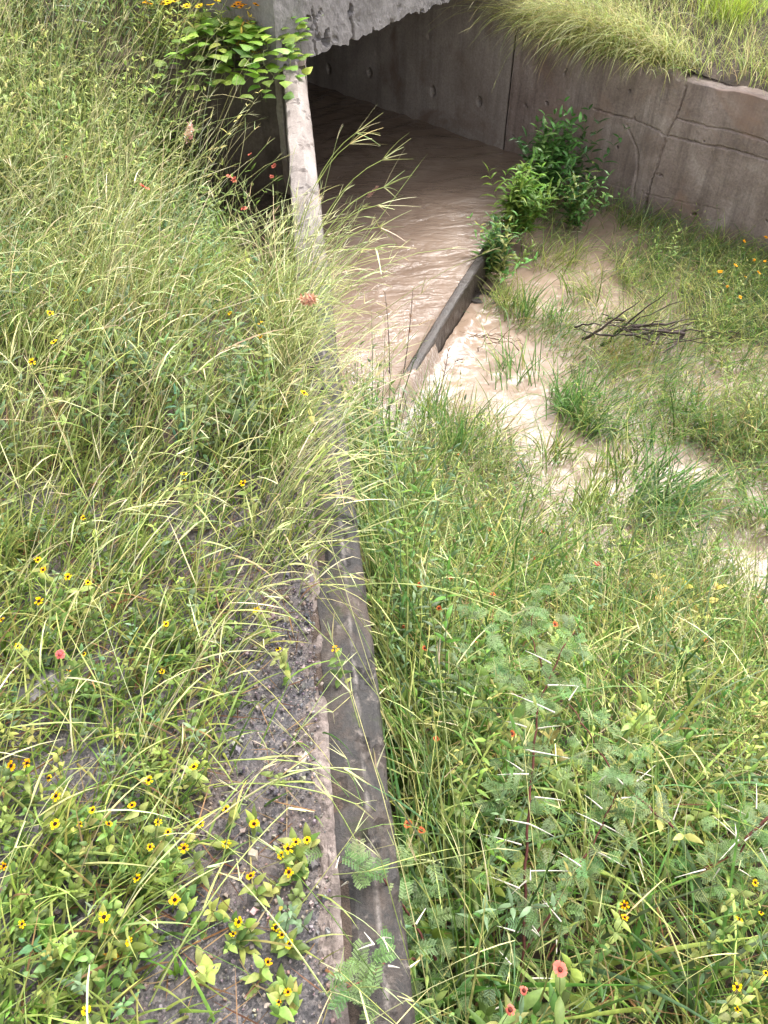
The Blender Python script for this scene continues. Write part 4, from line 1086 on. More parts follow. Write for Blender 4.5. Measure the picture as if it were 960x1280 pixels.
for x, y, lb in [(705, 880, 'broad-leaved weed behind the thorny sapling'), (735, 905, 'large-leaved weed right of the thorny sapling stem'), (690, 985, 'broad-leaved weed crossed by white thorns'), (610, 860, 'broad-leaved weed between the wall and the thorny sapling'), (770, 900, 'tall light green weed beside the spiny branch on the right'), (820, 860, 'broad-leaved weed in the middle of the right bank'), (900, 900, 'pale broad-leaved weed near the right edge'), (525, 1085, 'bright green leafy weed beside the dark wall'), (500, 850, 'dark green leafy weed at the wall face'), (560, 980, 'leafy weed in the shade beside the wall'), (760, 1240, 'long-leaved weed at the bottom beside the red flowers'), (690, 1265, 'leafy weed under the red flowers at the bottom')]:
    leafy('broadleaf_weed', lb, 'weed', hit(x, y, .4), U(.32, .48, 1)[0], 3, 5, (.06, .095), (.022, .036), PALE + GREEN + LIME[:1], 'broad-leaved weeds of the right bank', 'lance')
leafy('yellowing_plant', 'plant with yellow dying leaves at the edge of the stream', 'weed', hit(865, 745, .3), .34, 4, 4, (.05, .08), (.035, .055), [(.55, .48, .10), (.62, .52, .16), (.48, .40, .12)], None, 'ovate')

# --- shrubs by the culvert
DK = [(.08, .18, .045), (.11, .22, .06), (.055, .125, .035), (.15, .27, .08)]
leafy('shrub', 'dark glossy green shrub against the stained wall beside the culvert', 'shrub', (1.26, 6.30, -1.42), .60, 34, 9, (.09, .15), (.028, .048), DK, 'shrubs on the culvert apron', 'lance', 'gloss', (R(60), .12), .24, (.4, 1.2))
leafy('shrub', 'deep green shrub behind, climbing the wall corner', 'shrub', (1.54, 6.36, -1.45), .70, 10, 9, (.08, .13), (.025, .04), DK[:3], 'shrubs on the culvert apron', 'lance', 'gloss', None, .16, (.5, 1.3))
leafy('shrub', 'yellow-green shrub in front of the dark glossy one', 'shrub', (1.00, 5.74, -1.42), .46, 34, 9, (.10, .17), (.020, .034), [(.19, .30, .055), (.15, .25, .05), (.10, .19, .045)], 'shrubs on the culvert apron', 'lance', 'leaf', None, .3, (.5, 1.4))
leafy('shrub', 'small leafy shrub at the far end of the apron lip', 'shrub', (.80, 5.22, -1.5), .44, 26, 8, (.06, .11), (.018, .03), DK[1:] + GREEN[:1] + LIME[2:], 'shrubs on the culvert apron', 'lance', 'leaf', None, .35, (.4, 1.2))
leafy('shrub', 'dense low shrub at the right end of the abutment', 'shrub', (1.50, 5.95, -1.5), .5, 16, 9, (.06, .11), (.02, .032), DK + GREEN[:2], 'shrubs on the culvert apron', 'lance', 'gloss', None, .35, (.4, 1.2))
for x, y, h, lb in [(872, 262, .35, 'bright leafy weed at the wall foot above the grassy bar'), (905, 420, .35, 'light green feathery weed on the grassy bar'), (840, 300, .45, 'wispy green weed below the slanting crack of the wall'), (925, 470, .3, 'bushy weed at the right edge of the grassy bar'), (660, 315, .3, 'thin yellow-topped weed in the flooded grass'), (905, 225, .3, 'pale creeper climbing the stained wall')]:
    leafy('tall_weed', lb, 'weed', hit(x, y, h * .7), h, 5, 8, (.03, .06), (.008, .016), GREEN[:2] + LIME, 'weeds around the grassy bar', 'lance', 'leaf', None, .25)

# --- vine over the abutment ledge
def vine():
    t = thing('vine', 'bright green vine with heart leaves hanging over the dark abutment', 'vine', (-.75, 4.85, .03)); s_, l_ = Acc(), Acc()
    o = np.array([-.75, 4.85, .03])
    for k in range(34):
        x0 = U(-.28, .36, 1)[0]; P0_ = np.array([x0, .35 + .2 * G(), .02]); n = 11
        d = np.array([U(-.28, .10, 1)[0], U(-.58, -.36, 1)[0], 0]); u = np.linspace(0, 1, n)[:, None]
        L = P0_ + d * u + np.array([0, 0, 1]) * (.10 * np.sin(u * PI) - np.clip(u - .6, 0, 1) * .22) + .015 * G((n, 3))
        tubes(s_, L, .002, .0012, (.16, .18, .06), (.2, .24, .07))
        for j in range(1, n):
            c = pal([(.25, .38, .07), (.32, .43, .10), (.18, .30, .05), (.13, .23, .045)], 1)
            pz = L[j] + np.array([0, 0, .03]); a = U(0, 2 * PI, 1)
            ribbon(l_, pz[None], a, U(1.0, 1.5, 1), U(.2, .7, 1), U(.06, .10, 1), U(.06, .09, 1), c, c * 1.05, 'heart', 6, .12)
    s_.build('stem', M['stalk'], t); l_.build('foliage', M['leaf'], t)
vine()
def flower_bush(name, label, loc, rx, ry, hh, n, cols, fcols, nf, petL):
    t = thing(name, label, 'flowering plant', loc); s_, l_, = Acc(), Acc()
    P = np.stack([U(-rx, rx, n), U(-ry, ry, n), np.zeros(n)], -1)
    herbs(s_, l_, P, (hh * .6, hh), 6, (.03, .06), (.01, .02), cols, None, 'lance', .35)
    s_.build('stem', M['stalk'], t); l_.build('foliage', M['leaf'], t)
    for k in range(nf):
        f = Acc(); h = np.array([U(-rx, rx, 1)[0] * 1.1, U(-ry, ry, 1)[0] * 1.1, hh * U(.75, 1.1, 1)[0]]); a = np.arange(7) * 2 * PI / 7
        ribbon(f, np.tile(h, (7, 1)), a, 1.2 + .25 * np.sin(a + k), .3, petL, petL * .7, np.array(fcols[k % len(fcols)]), np.array(fcols[k % len(fcols)]) * 1.1, 'petal', 2, 0)
        fo = f.build('flower', M['petal'], t); d = Acc(); dome(d, h, petL * .35, petL * .3, (.03, .015, .01)); d.build('disc', M['disc'], fo)
flower_bush('flowering_bush', 'low bush of yellow flowers on the ledge beside the roof slab', (-1.06, 4.99, .01), .24, .12, .33, 60, LIME + GREEN[:2], [(.8, .55, .04), (.85, .62, .06), (.8, .38, .03)], 34, .024)
flower_bush('flowering_bush', 'orange-brown flowering sprig standing against the end of the roof slab', (-.74, 4.93, .01), .06, .05, .34, 9, [(.45, .32, .06), (.5, .36, .08)], [(.75, .33, .03), (.7, .26, .03)], 9, .02)

# --- single grass tufts
def tuft(label, root, n, Lr, Wr, cols, group=None, spread=.04, lean=None, tilt=.35, bend=(.4, 1.6), K=7, fold=.2, name='grass_tuft', heads=None, rx=None):
    root = np.asarray(root, float); t = thing(name, label, 'grass', tuple(root), group); g = Acc()
    P = np.concatenate([spread * G((n, 2)), np.full((n, 1), -.02)], 1)
    if rx is not None:
        e = U(-1, 1, n); P[:, 0] += e * rx[0]; P[:, 1] += e * rx[1]; P[:, 2] += e * (rx[2] if len(rx) > 2 else 0)
    grass(g, P, Lr, Wr, tilt, bend, cols, None, lean, None, K, fold)
    if heads:
        h = Acc(); s_ = Acc(); Q = P[rng.choice(n, heads)]
        stalks(s_, h, Q, (Lr[1] * .9, Lr[1] * 1.4), STRAW + LIME[:1], lean or (0, 0), tilt, (bend[0], bend[1]), (.0016, .0007), (.05, .11), 2, STRAW, .12)
        g.V += s_.V + h.V; g.C += s_.C + h.C; o1 = g.n; g.Q += [q + o1 for q in s_.Q] + [q + o1 + s_.n for q in h.Q]; g.n += s_.n + h.n
    g.build('foliage', M['grass'], t)
    return t
WET = [(.10, .21, .05), (.13, .25, .07), (.09, .18, .05), (.16, .27, .09)]
tuft('bright green tuft standing in the foaming stream', at(712, 512, ZS), 130, (.25, .42), (.006, .010), WET, None, .06, None, .5)
tuft('large arching blue-green tuft between the foam and the lower right channel', at(810, 640, ZS - .02), 200, (.35, .6), (.007, .012), WET + BLUEG, None, .10, (R(0), .4), .6)
tuft('thin green tuft in the water right of the lip', at(700, 400, ZS), 60, (.25, .4), (.005, .008), WET + LIME[:1], None, .06, None, .3)
tuft('upright green tuft at the water edge below the lip', at(570, 560, -1.45), 60, (.3, .46), (.006, .010), WET + LIME[:1], None, .05, None, .2, (.1, .7))
tuft('light green tuft standing beside the two dark dead stems', at(540, 525, -1.45), 70, (.25, .42), (.005, .009), WET + LIME, None, .06, None, .3, (.2, .9))
tuft('sparse green tuft in the open muddy water', at(655, 395, ZS), 45, (.25, .4), (.005, .008), WET + LIME[:1], None, .04, None, .25, (.2, .8))
tuft('brownish tuft leaning beside the driftwood', at(770, 450, ZS), 110, (.2, .34), (.004, .007), [(.26, .2, .08), (.3, .26, .09), (.2, .22, .07)], None, .09, None, .55)
tuft('reddish-brown stemmed tuft at the right edge of the stream', at(925, 560, ZS), 150, (.28, .45), (.004, .007), [(.28, .20, .10), (.25, .26, .10), (.3, .3, .12), (.18, .25, .08)], None, .12, None, .3)
tuft('pale dry tuft in the water below the reddish one', at(880, 640, ZS), 80, (.2, .36), (.004, .007), STRAW[:1] + LIME, None, .08, None, .5)
tuft('green tuft at the right frame edge beside the lower channel', at(950, 650, ZS), 90, (.3, .5), (.006, .010), WET + LIME[:1], None, .08, (R(180), .3), .4)
tuft('fine grass tuft around the far end of the apron', at(640, 385, ZS), 120, (.22, .38), (.004, .006), LIME + GREEN[:2], None, .07, None, .3)
tuft('long fine grass leaning over the sandy water below the dark shrub', at(690, 330, ZS), 160, (.25, .42), (.004, .006), GREEN[:2] + LIME, None, .1, (R(0), .3), .45)
for k, (x, y, lb, c) in enumerate([(215, 1215, 'two upright broad blades beside the gravel', [(.2, .33, .06)]), (585, 1125, 'broad arching blades left of the thorny stem', WET), (560, 870, 'broad bent blades near the wall in the shade', WET), (930, 1230, 'broad arching blades at the lower right corner', WET + BLUEG), (820, 1180, 'tall upright blades at the bottom of the right bank', WET + LIME), (860, 950, 'long bright blades behind the right spiny branch', WET + LIME), (770, 960, 'broad upright blades beside the spiny branch', WET + PALE)]):
    left = x < 480; h = .05 if left else .4
    tuft(lb, hit(x, y, h), 5 if left else 18, (.10, .14) if left else (.45, .75), (.008, .011) if left else (.010, .018), c, None, .006 if left else .05, None, .18 if left else .4, (.1, .5) if left else (.5, 1.7))
for k, (x, y) in enumerate([(640, 470), (745, 545), (690, 575), (770, 590), (830, 560), (860, 610), (780, 350), (735, 370), (830, 500), (880, 545), (740, 640), (600, 560)]):
    q = at(x, y, ZS); q[2] = max(ZS, float(z_right(q[0], q[1])))
    tuft('ragged green tuft standing in the shallow tan floodwater', q, int(U(45, 110, 1)[0]), (.2, U(.32, .5, 1)[0]), (.005, .009), [WET + LIME[:1], WET + BLUEG, GREEN + LIME, GREEN[:2] + STRAW[:1]][k % 4], 'green tufts in the floodwater', U(.05, .1, 1)[0], (U(0, 6, 1)[0], .3), .45)
# drooping clumps on the right wing wall
def wallroot(a, wdt):
    X = PR[0] - TD[0] * a + TN[0] * wdt; Y = PR[1] - TD[1] * a + TN[1] * wdt; return np.array([X, Y, float(z_bank(X, Y))])
DRY = STRAW + LIME[:2]
RX = (-TD[0] * .32, -TD[1] * .32)
LW = (R(215), .55)
tuft('long straw-coloured clump drooping over the culvert corner', wallroot(.30, .17), 520, (.6, 1.05), (.004, .007), DRY, 'drooping clumps over the stained wall', .08, LW, .4, (.9, 2.0), 9, .15, 'grass_clump', 40, RX)
tuft('thick pale clump bending over the top of the stained wall', wallroot(.80, .2), 520, (.5, .95), (.004, .007), DRY + GREEN[1:2], 'drooping clumps over the stained wall', .09, LW, .45, (.8, 2.0), 9, .15, 'grass_clump', 40, RX)
tuft('straw and green clump hanging beside the slanting crack', wallroot(1.25, .16), 320, (.3, .6), (.004, .006), DRY + GREEN[:2], 'drooping clumps over the stained wall', .08, LW, .5, (.6, 1.8), 8, .15, 'grass_clump', 14, RX)
tuft('tall pale clump hanging furthest down the wall beside the shrub', wallroot(.55, .14), 420, (.6, 1.0), (.004, .007), DRY, 'drooping clumps over the stained wall', .07, LW, .45, (1.0, 2.2), 9, .15, 'grass_clump', 30, RX)
tuft('straw clump hanging over the wall top between the shrub and the crack', wallroot(1.02, .14), 360, (.45, .85), (.004, .007), DRY + GREEN[1:2], 'drooping clumps over the stained wall', .07, LW, .45, (1.0, 2.2), 9, .15, 'grass_clump', 24, RX)
tuft('bright yellow-green fine clump on the bank above the crack', wallroot(1.35, .8), 420, (.25, .42), (.003, .005), [(.32, .42, .06), (.38, .46, .08), (.28, .38, .06)], 'drooping clumps over the stained wall', .12, None, .4, (.3, 1.3), 6, .15, 'grass_clump')
tuft('pale clump high on the bank behind the drooping grass', wallroot(.7, 1.1), 380, (.4, .7), (.004, .006), DRY, 'drooping clumps over the stained wall', .12, LW, .4, (.6, 1.7), 7, .15, 'grass_clump', 30, RX)
tuft('dry olive clump at the right end of the wall top', wallroot(2.1, .35), 420, (.2, .4), (.003, .006), LIME + STRAW[:1] + DEAD[3:], 'drooping clumps over the stained wall', .12, None, .6, (.4, 1.6), 6, .15, 'grass_clump', None, RX)
tuft('dull green clump on the bank at the upper right corner', wallroot(2.0, 1.3), 330, (.2, .38), (.003, .006), LIME + GREEN[:2], 'drooping clumps over the stained wall', .16, None, .55, (.4, 1.5), 6, .15, 'grass_clump', None, RX)

# --- single long stalks
def stalk2(label, p0, p1, bow=(0, 0, .04), group=None, nf=4, fl=(.04, .07), r=.0016, col=None, name='grass_stalk'):
    p0 = np.asarray(p0, float); t = thing(name, label, 'grass', tuple(p0), group)
    L = bez((0, 0, -.01), np.asarray(p1) - p0, bow, 10); a = Acc(); c = np.asarray(col if col is not None else STRAW[int(U(0, 4, 1)[0])]) * [.8, .95, .7]
    tubes(a, L, r, r * .5, c, c * 1.1, 4); a.build('stem', M['stalk'], t)
    d = L[-1] - L[-2]; T = math.acos(np.clip(d[2] / np.linalg.norm(d), -1, 1)); A = math.atan2(d[1], d[0])
    h = Acc(); fingers(h, L[-1][None], np.array([T]), np.array([A]), nf, fl, .0035, STRAW, .42); h.build('seed_head', M['stalk'], t)
    l = Acc(); k = 4; cc = pal(LIME, 1)
    ribbon(l, L[k][None], np.array([A + .5]), np.array([max(T, .3)]), np.array([.8]), U(.1, .2, 1), np.array([.004]), cc, cc, 'blade', 5, .1); l.build('leaf', M['grass'], t)
OVER = [((398, 330), (445, 166), 'uppermost'), ((405, 335), (437, 180), None), ((410, 345), (478, 200), None), ((415, 350), (480, 234), None), ((420, 360), (471, 257), None), ((420, 375), (474, 284), None), ((425, 390), (470, 310), None)]
labs = ['stalk with forked head reaching highest across the dark water', 'short forked stalk just under the highest one', 'stalk with wide forked head in front of the dark culvert water', 'long stalk arching over the brown water below the wide fork', 'stalk with ragged head beside the wall, above the lowest stalks', 'leaning stalk second lowest of those over the water', 'lowest leaning stalk of those reaching over the water']
for (q0, q1, _), lb in zip(OVER, labs):
    root = hit(q0[0] - 45, q0[1] + 50, .0); tip = at(q1[0], q1[1], root[2] + .62)
    stalk2(lb, root, tip, (-.02, 0, .10), 'stalks reaching over the culvert water', 6, (.07, .12), .0018, (.42, .42, .16))
LONG = [((330, 745), (505, 435), .62, 'long pale stalk reaching furthest right over the wall top'), ((310, 760), (470, 470), .6, 'long stalk just left of the one reaching furthest over the wall'), ((350, 735), (452, 560), .5, 'stalk with short head leaning over the middle of the wall'),
        ((385, 735), (545, 625), .3, 'stalk arching low across the wall into the right bank'), ((400, 740), (640, 770), .25, 'thin stalk lying across the wall toward the thorny sapling'),
        ((60, 640), (225, 345), .6, 'thick pale stalk rising on the left with a feathery head'), ((10, 560), (130, 410), .6, 'pale stalk bending over at the left edge'), ((60, 600), (80, 500), .55, 'drooping stalk in the left part of the straw grass'),
        ((150, 640), (330, 290), .7, 'long straight stalk leaning across the upper green growth'), ((230, 700), (290, 400), .65, 'upright stalk in the middle of the straw grass'),
        ((175, 1275), (360, 1010), .16, 'stalk crossing the gravel from the lower left weeds'), ((270, 1110), (330, 960), .15, 'thin stalk on the gravel pointing to the brick fragment'), ((430, 1275), (300, 1100), .14, 'thin pale stalk crossing the kerb at the bottom'),
        ((250, 985), (445, 1005), .06, 'long stem lying flat across the gravel and the wall'), ((230, 960), (440, 968), .06, 'upper of the stems lying across the gravel'), ((290, 1010), (430, 960), .07, 'slanting stem over those lying across the gravel'),
        ((500, 1130), (415, 800), .9, 'stalk standing beside the kerb in front of the dark wall'), ((530, 1260), (415, 1000), .8, 'stalk rising over the dark wall top, nearest the viewer'), ((520, 1180), (470, 960), .75, 'short stalk leaning right over the dark wall top')]
for q0, q1, h, lb in LONG:
    root = hit(q0[0], q0[1], .0); tip = at(q1[0], q1[1], root[2] + h)
    stalk2(lb, root, tip, (0, 0, .05 + .08 * h), 'long stalks at the left verge', 3, (.03, .06), .0017)
for q0, q1, h, lb in [((560, 1270), (520, 960), .75, 'tall stalk in front of the dark wall at the right bank'), ((820, 1270), (800, 790), .8, 'tall green stalk right of the thorny sapling'), ((860, 1260), (700, 1010), .5, 'leaning stalk behind the lower spiny twigs'), ((700, 1000), (560, 700), .5, 'long stalk leaning left toward the wall'), ((950, 1250), (985, 950), .7, 'stalk at the right edge beside the spiny branch'), ((870, 880), (985, 740), .45, 'stalk leaning right near the yellow leaves'), ((820, 1010), (690, 730), .6, 'stalk rising behind the top of the thorny sapling')]:
    root = hit(q0[0], q0[1], .05); tip = at(q1[0], q1[1], root[2] + h)
    stalk2(lb, root, tip, (0, 0, .08), 'tall stalks of the right bank', 3, (.03, .06), .0016, LIME[1])

# --- feathery plumes
def plume(label, root, tip, col, L=.09, rad=.02):
    root = np.asarray(root, float); t = thing('grass_plume', label, 'grass', tuple(root), 'feathery pink grass heads')
    Ln = bez((0, 0, 0), np.asarray(tip) - root, (0, 0, .05), 10); a = Acc(); tubes(a, Ln, .0014, .0008, (.3, .3, .12), (.35, .28, .15)); a.build('stem', M['stalk'], t)
    n = 260; u = U(0, 1, n); d = Ln[-1] - Ln[-3]; d /= np.linalg.norm(d); b = Ln[-1] + d * (u[:, None] - .4) * L
    c = pal(col, n, None, .12); h = Acc()
    ribbon(h, b + rad * .35 * G((n, 3)) * (1 - .6 * u[:, None]), U(0, 2 * PI, n), U(.2, 2.0, n), U(0, .5, n), U(.008, .018, n), U(.004, .008, n), c, np.clip(c * 1.1, 0, .9), 'lance', 3, .1, U(-1, 1, n))
    h.build('seed_head', M['petal'], t)
r0 = hit(225, 260, .0); plume('fluffy pink and white grass plume in front of the dark abutment', r0, at(236, 166, r0[2] + .62), [(.75, .42, .40), (.80, .70, .66), (.66, .30, .28)], .17, .03)
r0 = hit(350, 440, .0); plume('reddish narrow plume over the straw stalks beside the wall', r0, at(385, 376, r0[2] + .5), [(.45, .24, .16), (.52, .33, .22)], .13, .014)
r0 = hit(400, 330, .0); plume('small pinkish plume over the brown culvert water', r0, at(465, 241, r0[2] + .55), [(.60, .40, .32), (.52, .34, .26)], .10, .012)

# --- thorny saplings
def acacia(name, label, stems, clumps, thorns, zfun, root, nleaf=10, group='thorny saplings'):
    """stems: lists of (px,py,z,radius); clumps: (px,py,z,spread,count)"""
    root = np.asarray(root, float); t = thing(name, label, 'sapling', tuple(root), group)
    BK0, BK1 = (.10, .035, .028), (.16, .06, .045)
    allp = []
    for k, sp in enumerate(stems):
        L = np.array([at(x, y, z) for x, y, z, r in sp]); rr = [r for *_, r in sp]
        u = np.linspace(0, len(L) - 1, len(L) * 5); i = np.clip(u.astype(int), 0, len(L) - 2); f = (u - i)[:, None]
        Lf = L[i] * (1 - f) + L[i + 1] * f; Lf += .0018 * np.sin(u * 9)[:, None] * np.array([1, .5, .3])
        a = Acc(); tubes(a, Lf - root, rr[0] * .75, rr[-1] * .75, BK0, BK1, 6); a.build('stem' if k == 0 else 'branch', M['bark'], t); allp.append(Lf)
    fo = Acc()
    cl = list(clumps)
    for Lf in allp:
        for k in range(4, len(Lf), 3): cl.append((Lf[k], None, None, .016, 3))
    for c in cl:
        ctr = c[0] if c[1] is None else at(c[0], c[1], c[2])
        for _ in range(max(2, int(c[4] * .6))):
            b = ctr - root + c[3] * G(3) * np.array([1, 1, .6]); az = U(0, 2 * PI, 1)[0]; th = U(.7, 1.5, 1)[0]; Lr = U(.022, .04, 1)[0]
            C, D, T, A = curve(b[None], az, th, .5, Lr, 5)
            col = pal([(.155, .24, .09), (.20, .285, .12), (.125, .20, .075)], 1, None, .14)
            tubes(fo, C, .0006, .0004, col[0], col[0])
            for j in range(1, 6):
                for sg in (-1, 1):
                    pa = A[0, j - 1] + sg * 1.05; pt = T[0, j - 1]; pl = U(.010, .015, 1)[0]
                    Cp, Dp, Tp, Ap = curve(C[0, j][None], pa, pt, .2, pl, 6)
                    for s2 in (-1, 1):
                        nn = 6
                        ribbon(fo, Cp[0, 1:], Ap[0] + s2 * 1.2, Tp[0], 0, .0042, .0019, col * U(.9, 1.1, 1), col, 'lance', 2, 0)
    fo.build('foliage', M['leaf'], t)
    for (x0, y0, x1, y1) in thorns:
        za = zfun((y0 + y1) / 2) + .03
        A_ = at(x0, y0, za + .012 * G()); B_ = at(x1, y1, za + .012 * G())
        if U(0, 1, 1) < 0: A_, B_ = B_, A_
        a = Acc(); tubes(a, bez(A_ - root, B_ - root, (0, 0, .002), 5), .0021, .0003, (.50, .45, .37), (.66, .61, .53), 5); a.build('thorn', M['thorn'], t)
ZA = lambda l: [(560 + a / 2.2857, 720 + b / 2.2857, 560 + c / 2.2857, 720 + d / 2.2857) for a, b, c, d in l]
zm = lambda y: -.45 + .48 * (1240 - y) / 480
S = lambda l, dz=0: [(x, y, zm(y) + dz, r) for x, y, r in l]
acacia('thorny_sapling', 'thorny sapling with long white spines and reddish stem in the right bank',
       [S([(649, 1250, .0052), (655, 1180, .005), (657, 1080, .0045), (661, 1010, .0042), (668, 930, .004), (673, 880, .0036), (686, 850, .003), (706, 805, .0022), (718, 790, .0016)]),
        S([(654, 1190, .004), (690, 1140, .0036), (712, 1095, .0032), (740, 1060, .003), (757, 1020, .0026), (775, 985, .002), (790, 960, .0014)]),
        S([(686, 852, .0025), (672, 820, .0018), (662, 790, .0014), (668, 760, .001)]), S([(842, 1035, .004), (800, 1000, .0036), (765, 965, .003), (735, 915, .0026), (712, 880, .0018)], .02), S([(673, 885, .002), (650, 860, .0015), (625, 840, .001)])],
       [(600, 775, zm(775) - .01, .035, 8), (625, 790, zm(790) - .01, .04, 10), (608, 830, zm(830) - .01, .04, 9), (645, 800, zm(800) - .01, .04, 9), (675, 740, zm(740) - .01, .03, 8), (690, 770, zm(770) - .01, .03, 6), (715, 815, zm(815) - .01, .03, 8), (690, 860, zm(860) - .01, .03, 8), (655, 905, zm(905) - .01, .04, 9), (640, 960, zm(960) - .01, .04, 8), (700, 1000, zm(1000) - .01, .05, 12), (730, 960, zm(960) - .01, .04, 10), (780, 950, zm(950) - .01, .04, 12), (800, 985, zm(985) - .01, .04, 12), (760, 1000, zm(1000) - .01, .04, 12), (690, 1080, zm(1080) - .01, .05, 14), (720, 1110, zm(1110) - .01, .04, 10), (650, 1120, zm(1120) - .01, .05, 12), (690, 1160, zm(1160) - .01, .05, 14), (640, 1190, zm(1190) - .01, .05, 12), (620, 1020, zm(1020) - .01, .05, 10)],
       ZA([(295, 250, 220, 213), (285, 312, 375, 315), (345, 355, 372, 315), (305, 390, 180, 335), (225, 432, 165, 415), (258, 436, 320, 428), (235, 500, 350, 522), (240, 500, 215, 496), (215, 558, 165, 525), (230, 566, 140, 568), (248, 632, 335, 642), (230, 708, 135, 692), (230, 708, 305, 745), (210, 768, 100, 738), (445, 712, 510, 748), (440, 712, 365, 675), (440, 665, 390, 625), (380, 830, 310, 785), (235, 843, 345, 843), (205, 893, 118, 858), (230, 948, 300, 932), (325, 990, 270, 925), (200, 1018, 140, 1000), (238, 1010, 262, 1030), (430, 790, 508, 833), (500, 595, 450, 545), (452, 570, 430, 590), (495, 635, 535, 632), (310, 1040, 310, 1080), (240, 1150, 300, 1150), (150, 1230, 110, 1250), (180, 1110, 145, 1070), (225, 870, 180, 910), (235, 870, 235, 835), (240, 1000, 262, 1028)]),
       zm, hit(640, 1290, .0))
ZB = lambda l: [(760 + a / 3.37, 900 + b / 3.37, 760 + c / 3.37, 900 + d / 3.37) for a, b, c, d in l]
acacia('thorny_sapling', 'spiny dark branch with crossed white thorns entering at the right edge',
       [[(985, 1015, -.34, .006), (960, 1022, -.35, .0052), (935, 1045, -.38, .004), (905, 1075, -.43, .003), (880, 1085, -.46, .0018)], [(935, 1045, -.38, .003), (915, 1090, -.45, .002), (900, 1120, -.5, .001)]],
       [(900, 1060, -.42, .04, 14), (930, 1075, -.43, .04, 12), (880, 1090, -.47, .05, 12), (950, 1040, -.38, .04, 10), (860, 1110, -.5, .05, 12), (900, 1010, -.4, .05, 8), (955, 1080, -.42, .04, 8), (830, 1120, -.55, .05, 10)],
       ZB([(625, 375, 625, 265), (595, 408, 490, 355), (540, 492, 440, 402), (540, 500, 535, 435), (575, 510, 672, 430), (550, 505, 470, 590), (470, 625, 435, 680), (640, 540, 676, 608), (555, 632, 600, 660), (275, 420, 312, 318), (182, 400, 175, 355), (120, 260, 200, 190), (190, 240, 115, 215), (410, 630, 280, 665), (130, 560, 150, 635)]),
       lambda y: -.40, hit(975, 1150, .0))
ZC = lambda l: [(360 + a / 4, 960 + b / 4, 360 + c / 4, 960 + d / 4) for a, b, c, d in l]
acacia('thorny_sapling', 'low grey-green thorny sapling spilling over the dark wall at the bottom',
       [[(545, 1200, -.40, .005), (520, 1160, -.36, .004), (502, 1130, -.32, .003), (490, 1110, -.3, .002)], [(520, 1200, -.38, .004), (490, 1195, -.02, .003), (457, 1225, .05, .002), (432, 1235, .07, .001)], [(508, 1140, -.12, .003), (475, 1095, .02, .002), (430, 1075, .05, .001)]],
       [(505, 1100, -.1, .04, 9), (520, 1140, -.34, .04, 16), (535, 1170, -.38, .05, 18), (550, 1210, -.42, .05, 16), (500, 1150, -.05, .04, 10), (450, 1230, .06, .03, 8), (432, 1240, .08, .025, 6), (472, 1215, .04, .03, 6), (412, 1075, .06, .02, 4), (437, 1085, .05, .025, 4), (575, 1250, -.45, .06, 16), (600, 1220, -.5, .06, 14), (530, 1255, -.4, .05, 12), (560, 1160, -.45, .05, 10)],
       ZC([(300, 570, 265, 592), (430, 885, 380, 820), (430, 880, 345, 910), (475, 850, 505, 920), (605, 1000, 660, 960), (475, 850, 520, 852), (640, 780, 690, 700), (500, 990, 560, 1000), (240, 500, 258, 440)]),
       lambda y: .05, hit(560, 1280, .0))
r = hit(110, 130, .0, lambda X, Y: np.where(Y > 4.95, z_ledge(X, Y), z_left(X, Y)))
def bush_far():
    t = thing('thorny_bush', 'grey-stemmed thorny bush rising in the upper left corner', 'bush', tuple(r)); s_, l_ = Acc(), Acc()
    n = 9; C, D, T, A = curve(np.tile([0, 0, -.02], (n, 1)) + .05 * G((n, 3)) * [1, 1, 0], U(0, 2 * PI, n), U(.1, .5, n), U(-.2, .5, n), U(.9, 1.35, n), 8, U(-.5, .5, n))
    tubes(s_, C, .008, .002, (.16, .12, .10), (.22, .17, .14), 5); s_.build('stem', M['bark'], t)
    for k in range(2, 9):
        for i in range(n):
            m = 26; P = C[i, k] + .07 * G((m, 3)); c = pal([(.14, .21, .09), (.18, .25, .12), (.11, .17, .07)], m)
            ribbon(l_, P, U(0, 2 * PI, m), U(.4, 1.5, m), U(.2, .9, m), U(.025, .05, m), U(.006, .012, m), c, c, 'lance', 3, .1)
    l_.build('foliage', M['leaf'], t)
    for k in range(14):
        i, j = rng.integers(n), rng.integers(2, 8); a = Acc(); d = G(3); d /= np.linalg.norm(d)
        tubes(a, bez(C[i, j], C[i, j] + d * .09, (0, 0, 0), 4), .003, .0006, (.6, .55, .48), (.7, .66, .6), 4); a.build('thorn', M['thorn'], t)
bush_far()

# --- dead stems and driftwood
for (q0, q1, h, lb) in [((487, 480), (481, 365), .30, 'thin dark dead stem left of the taller one before the water'), ((500, 490), (516, 362), .32, 'tall dark dead stem standing before the apron lip'), ((545, 500), (560, 440), .12, 'short dark dead twig in the tan pool below the lip')]:
    root = at(q0[0], q0[1], -1.42); tip = at(q1[0], q1[1], root[2] + h); t = thing('withered_plant', lb, 'dead plant', tuple(root), 'dark dead stems'); a = Acc()
    Ln = bez((0, 0, -.03), tip - root, (.01, 0, .01), 8); tubes(a, Ln, .0045, .002, (.05, .035, .03), (.10, .07, .055), 5); a.build('stem', M['bark'], t)
    l = Acc(); 
    for k in range(3, 8):
        m = 3; c = pal(DEAD[:1] + DEAD[2:3], m); ribbon(l, np.tile(Ln[k], (m, 1)), U(0, 2 * PI, m), U(.4, 1.2, m), U(.2, 1, m), U(.015, .04, m), U(.004, .008, m), c, c, 'lance', 3, .1)
    l.build('foliage', M['leaf'], t)
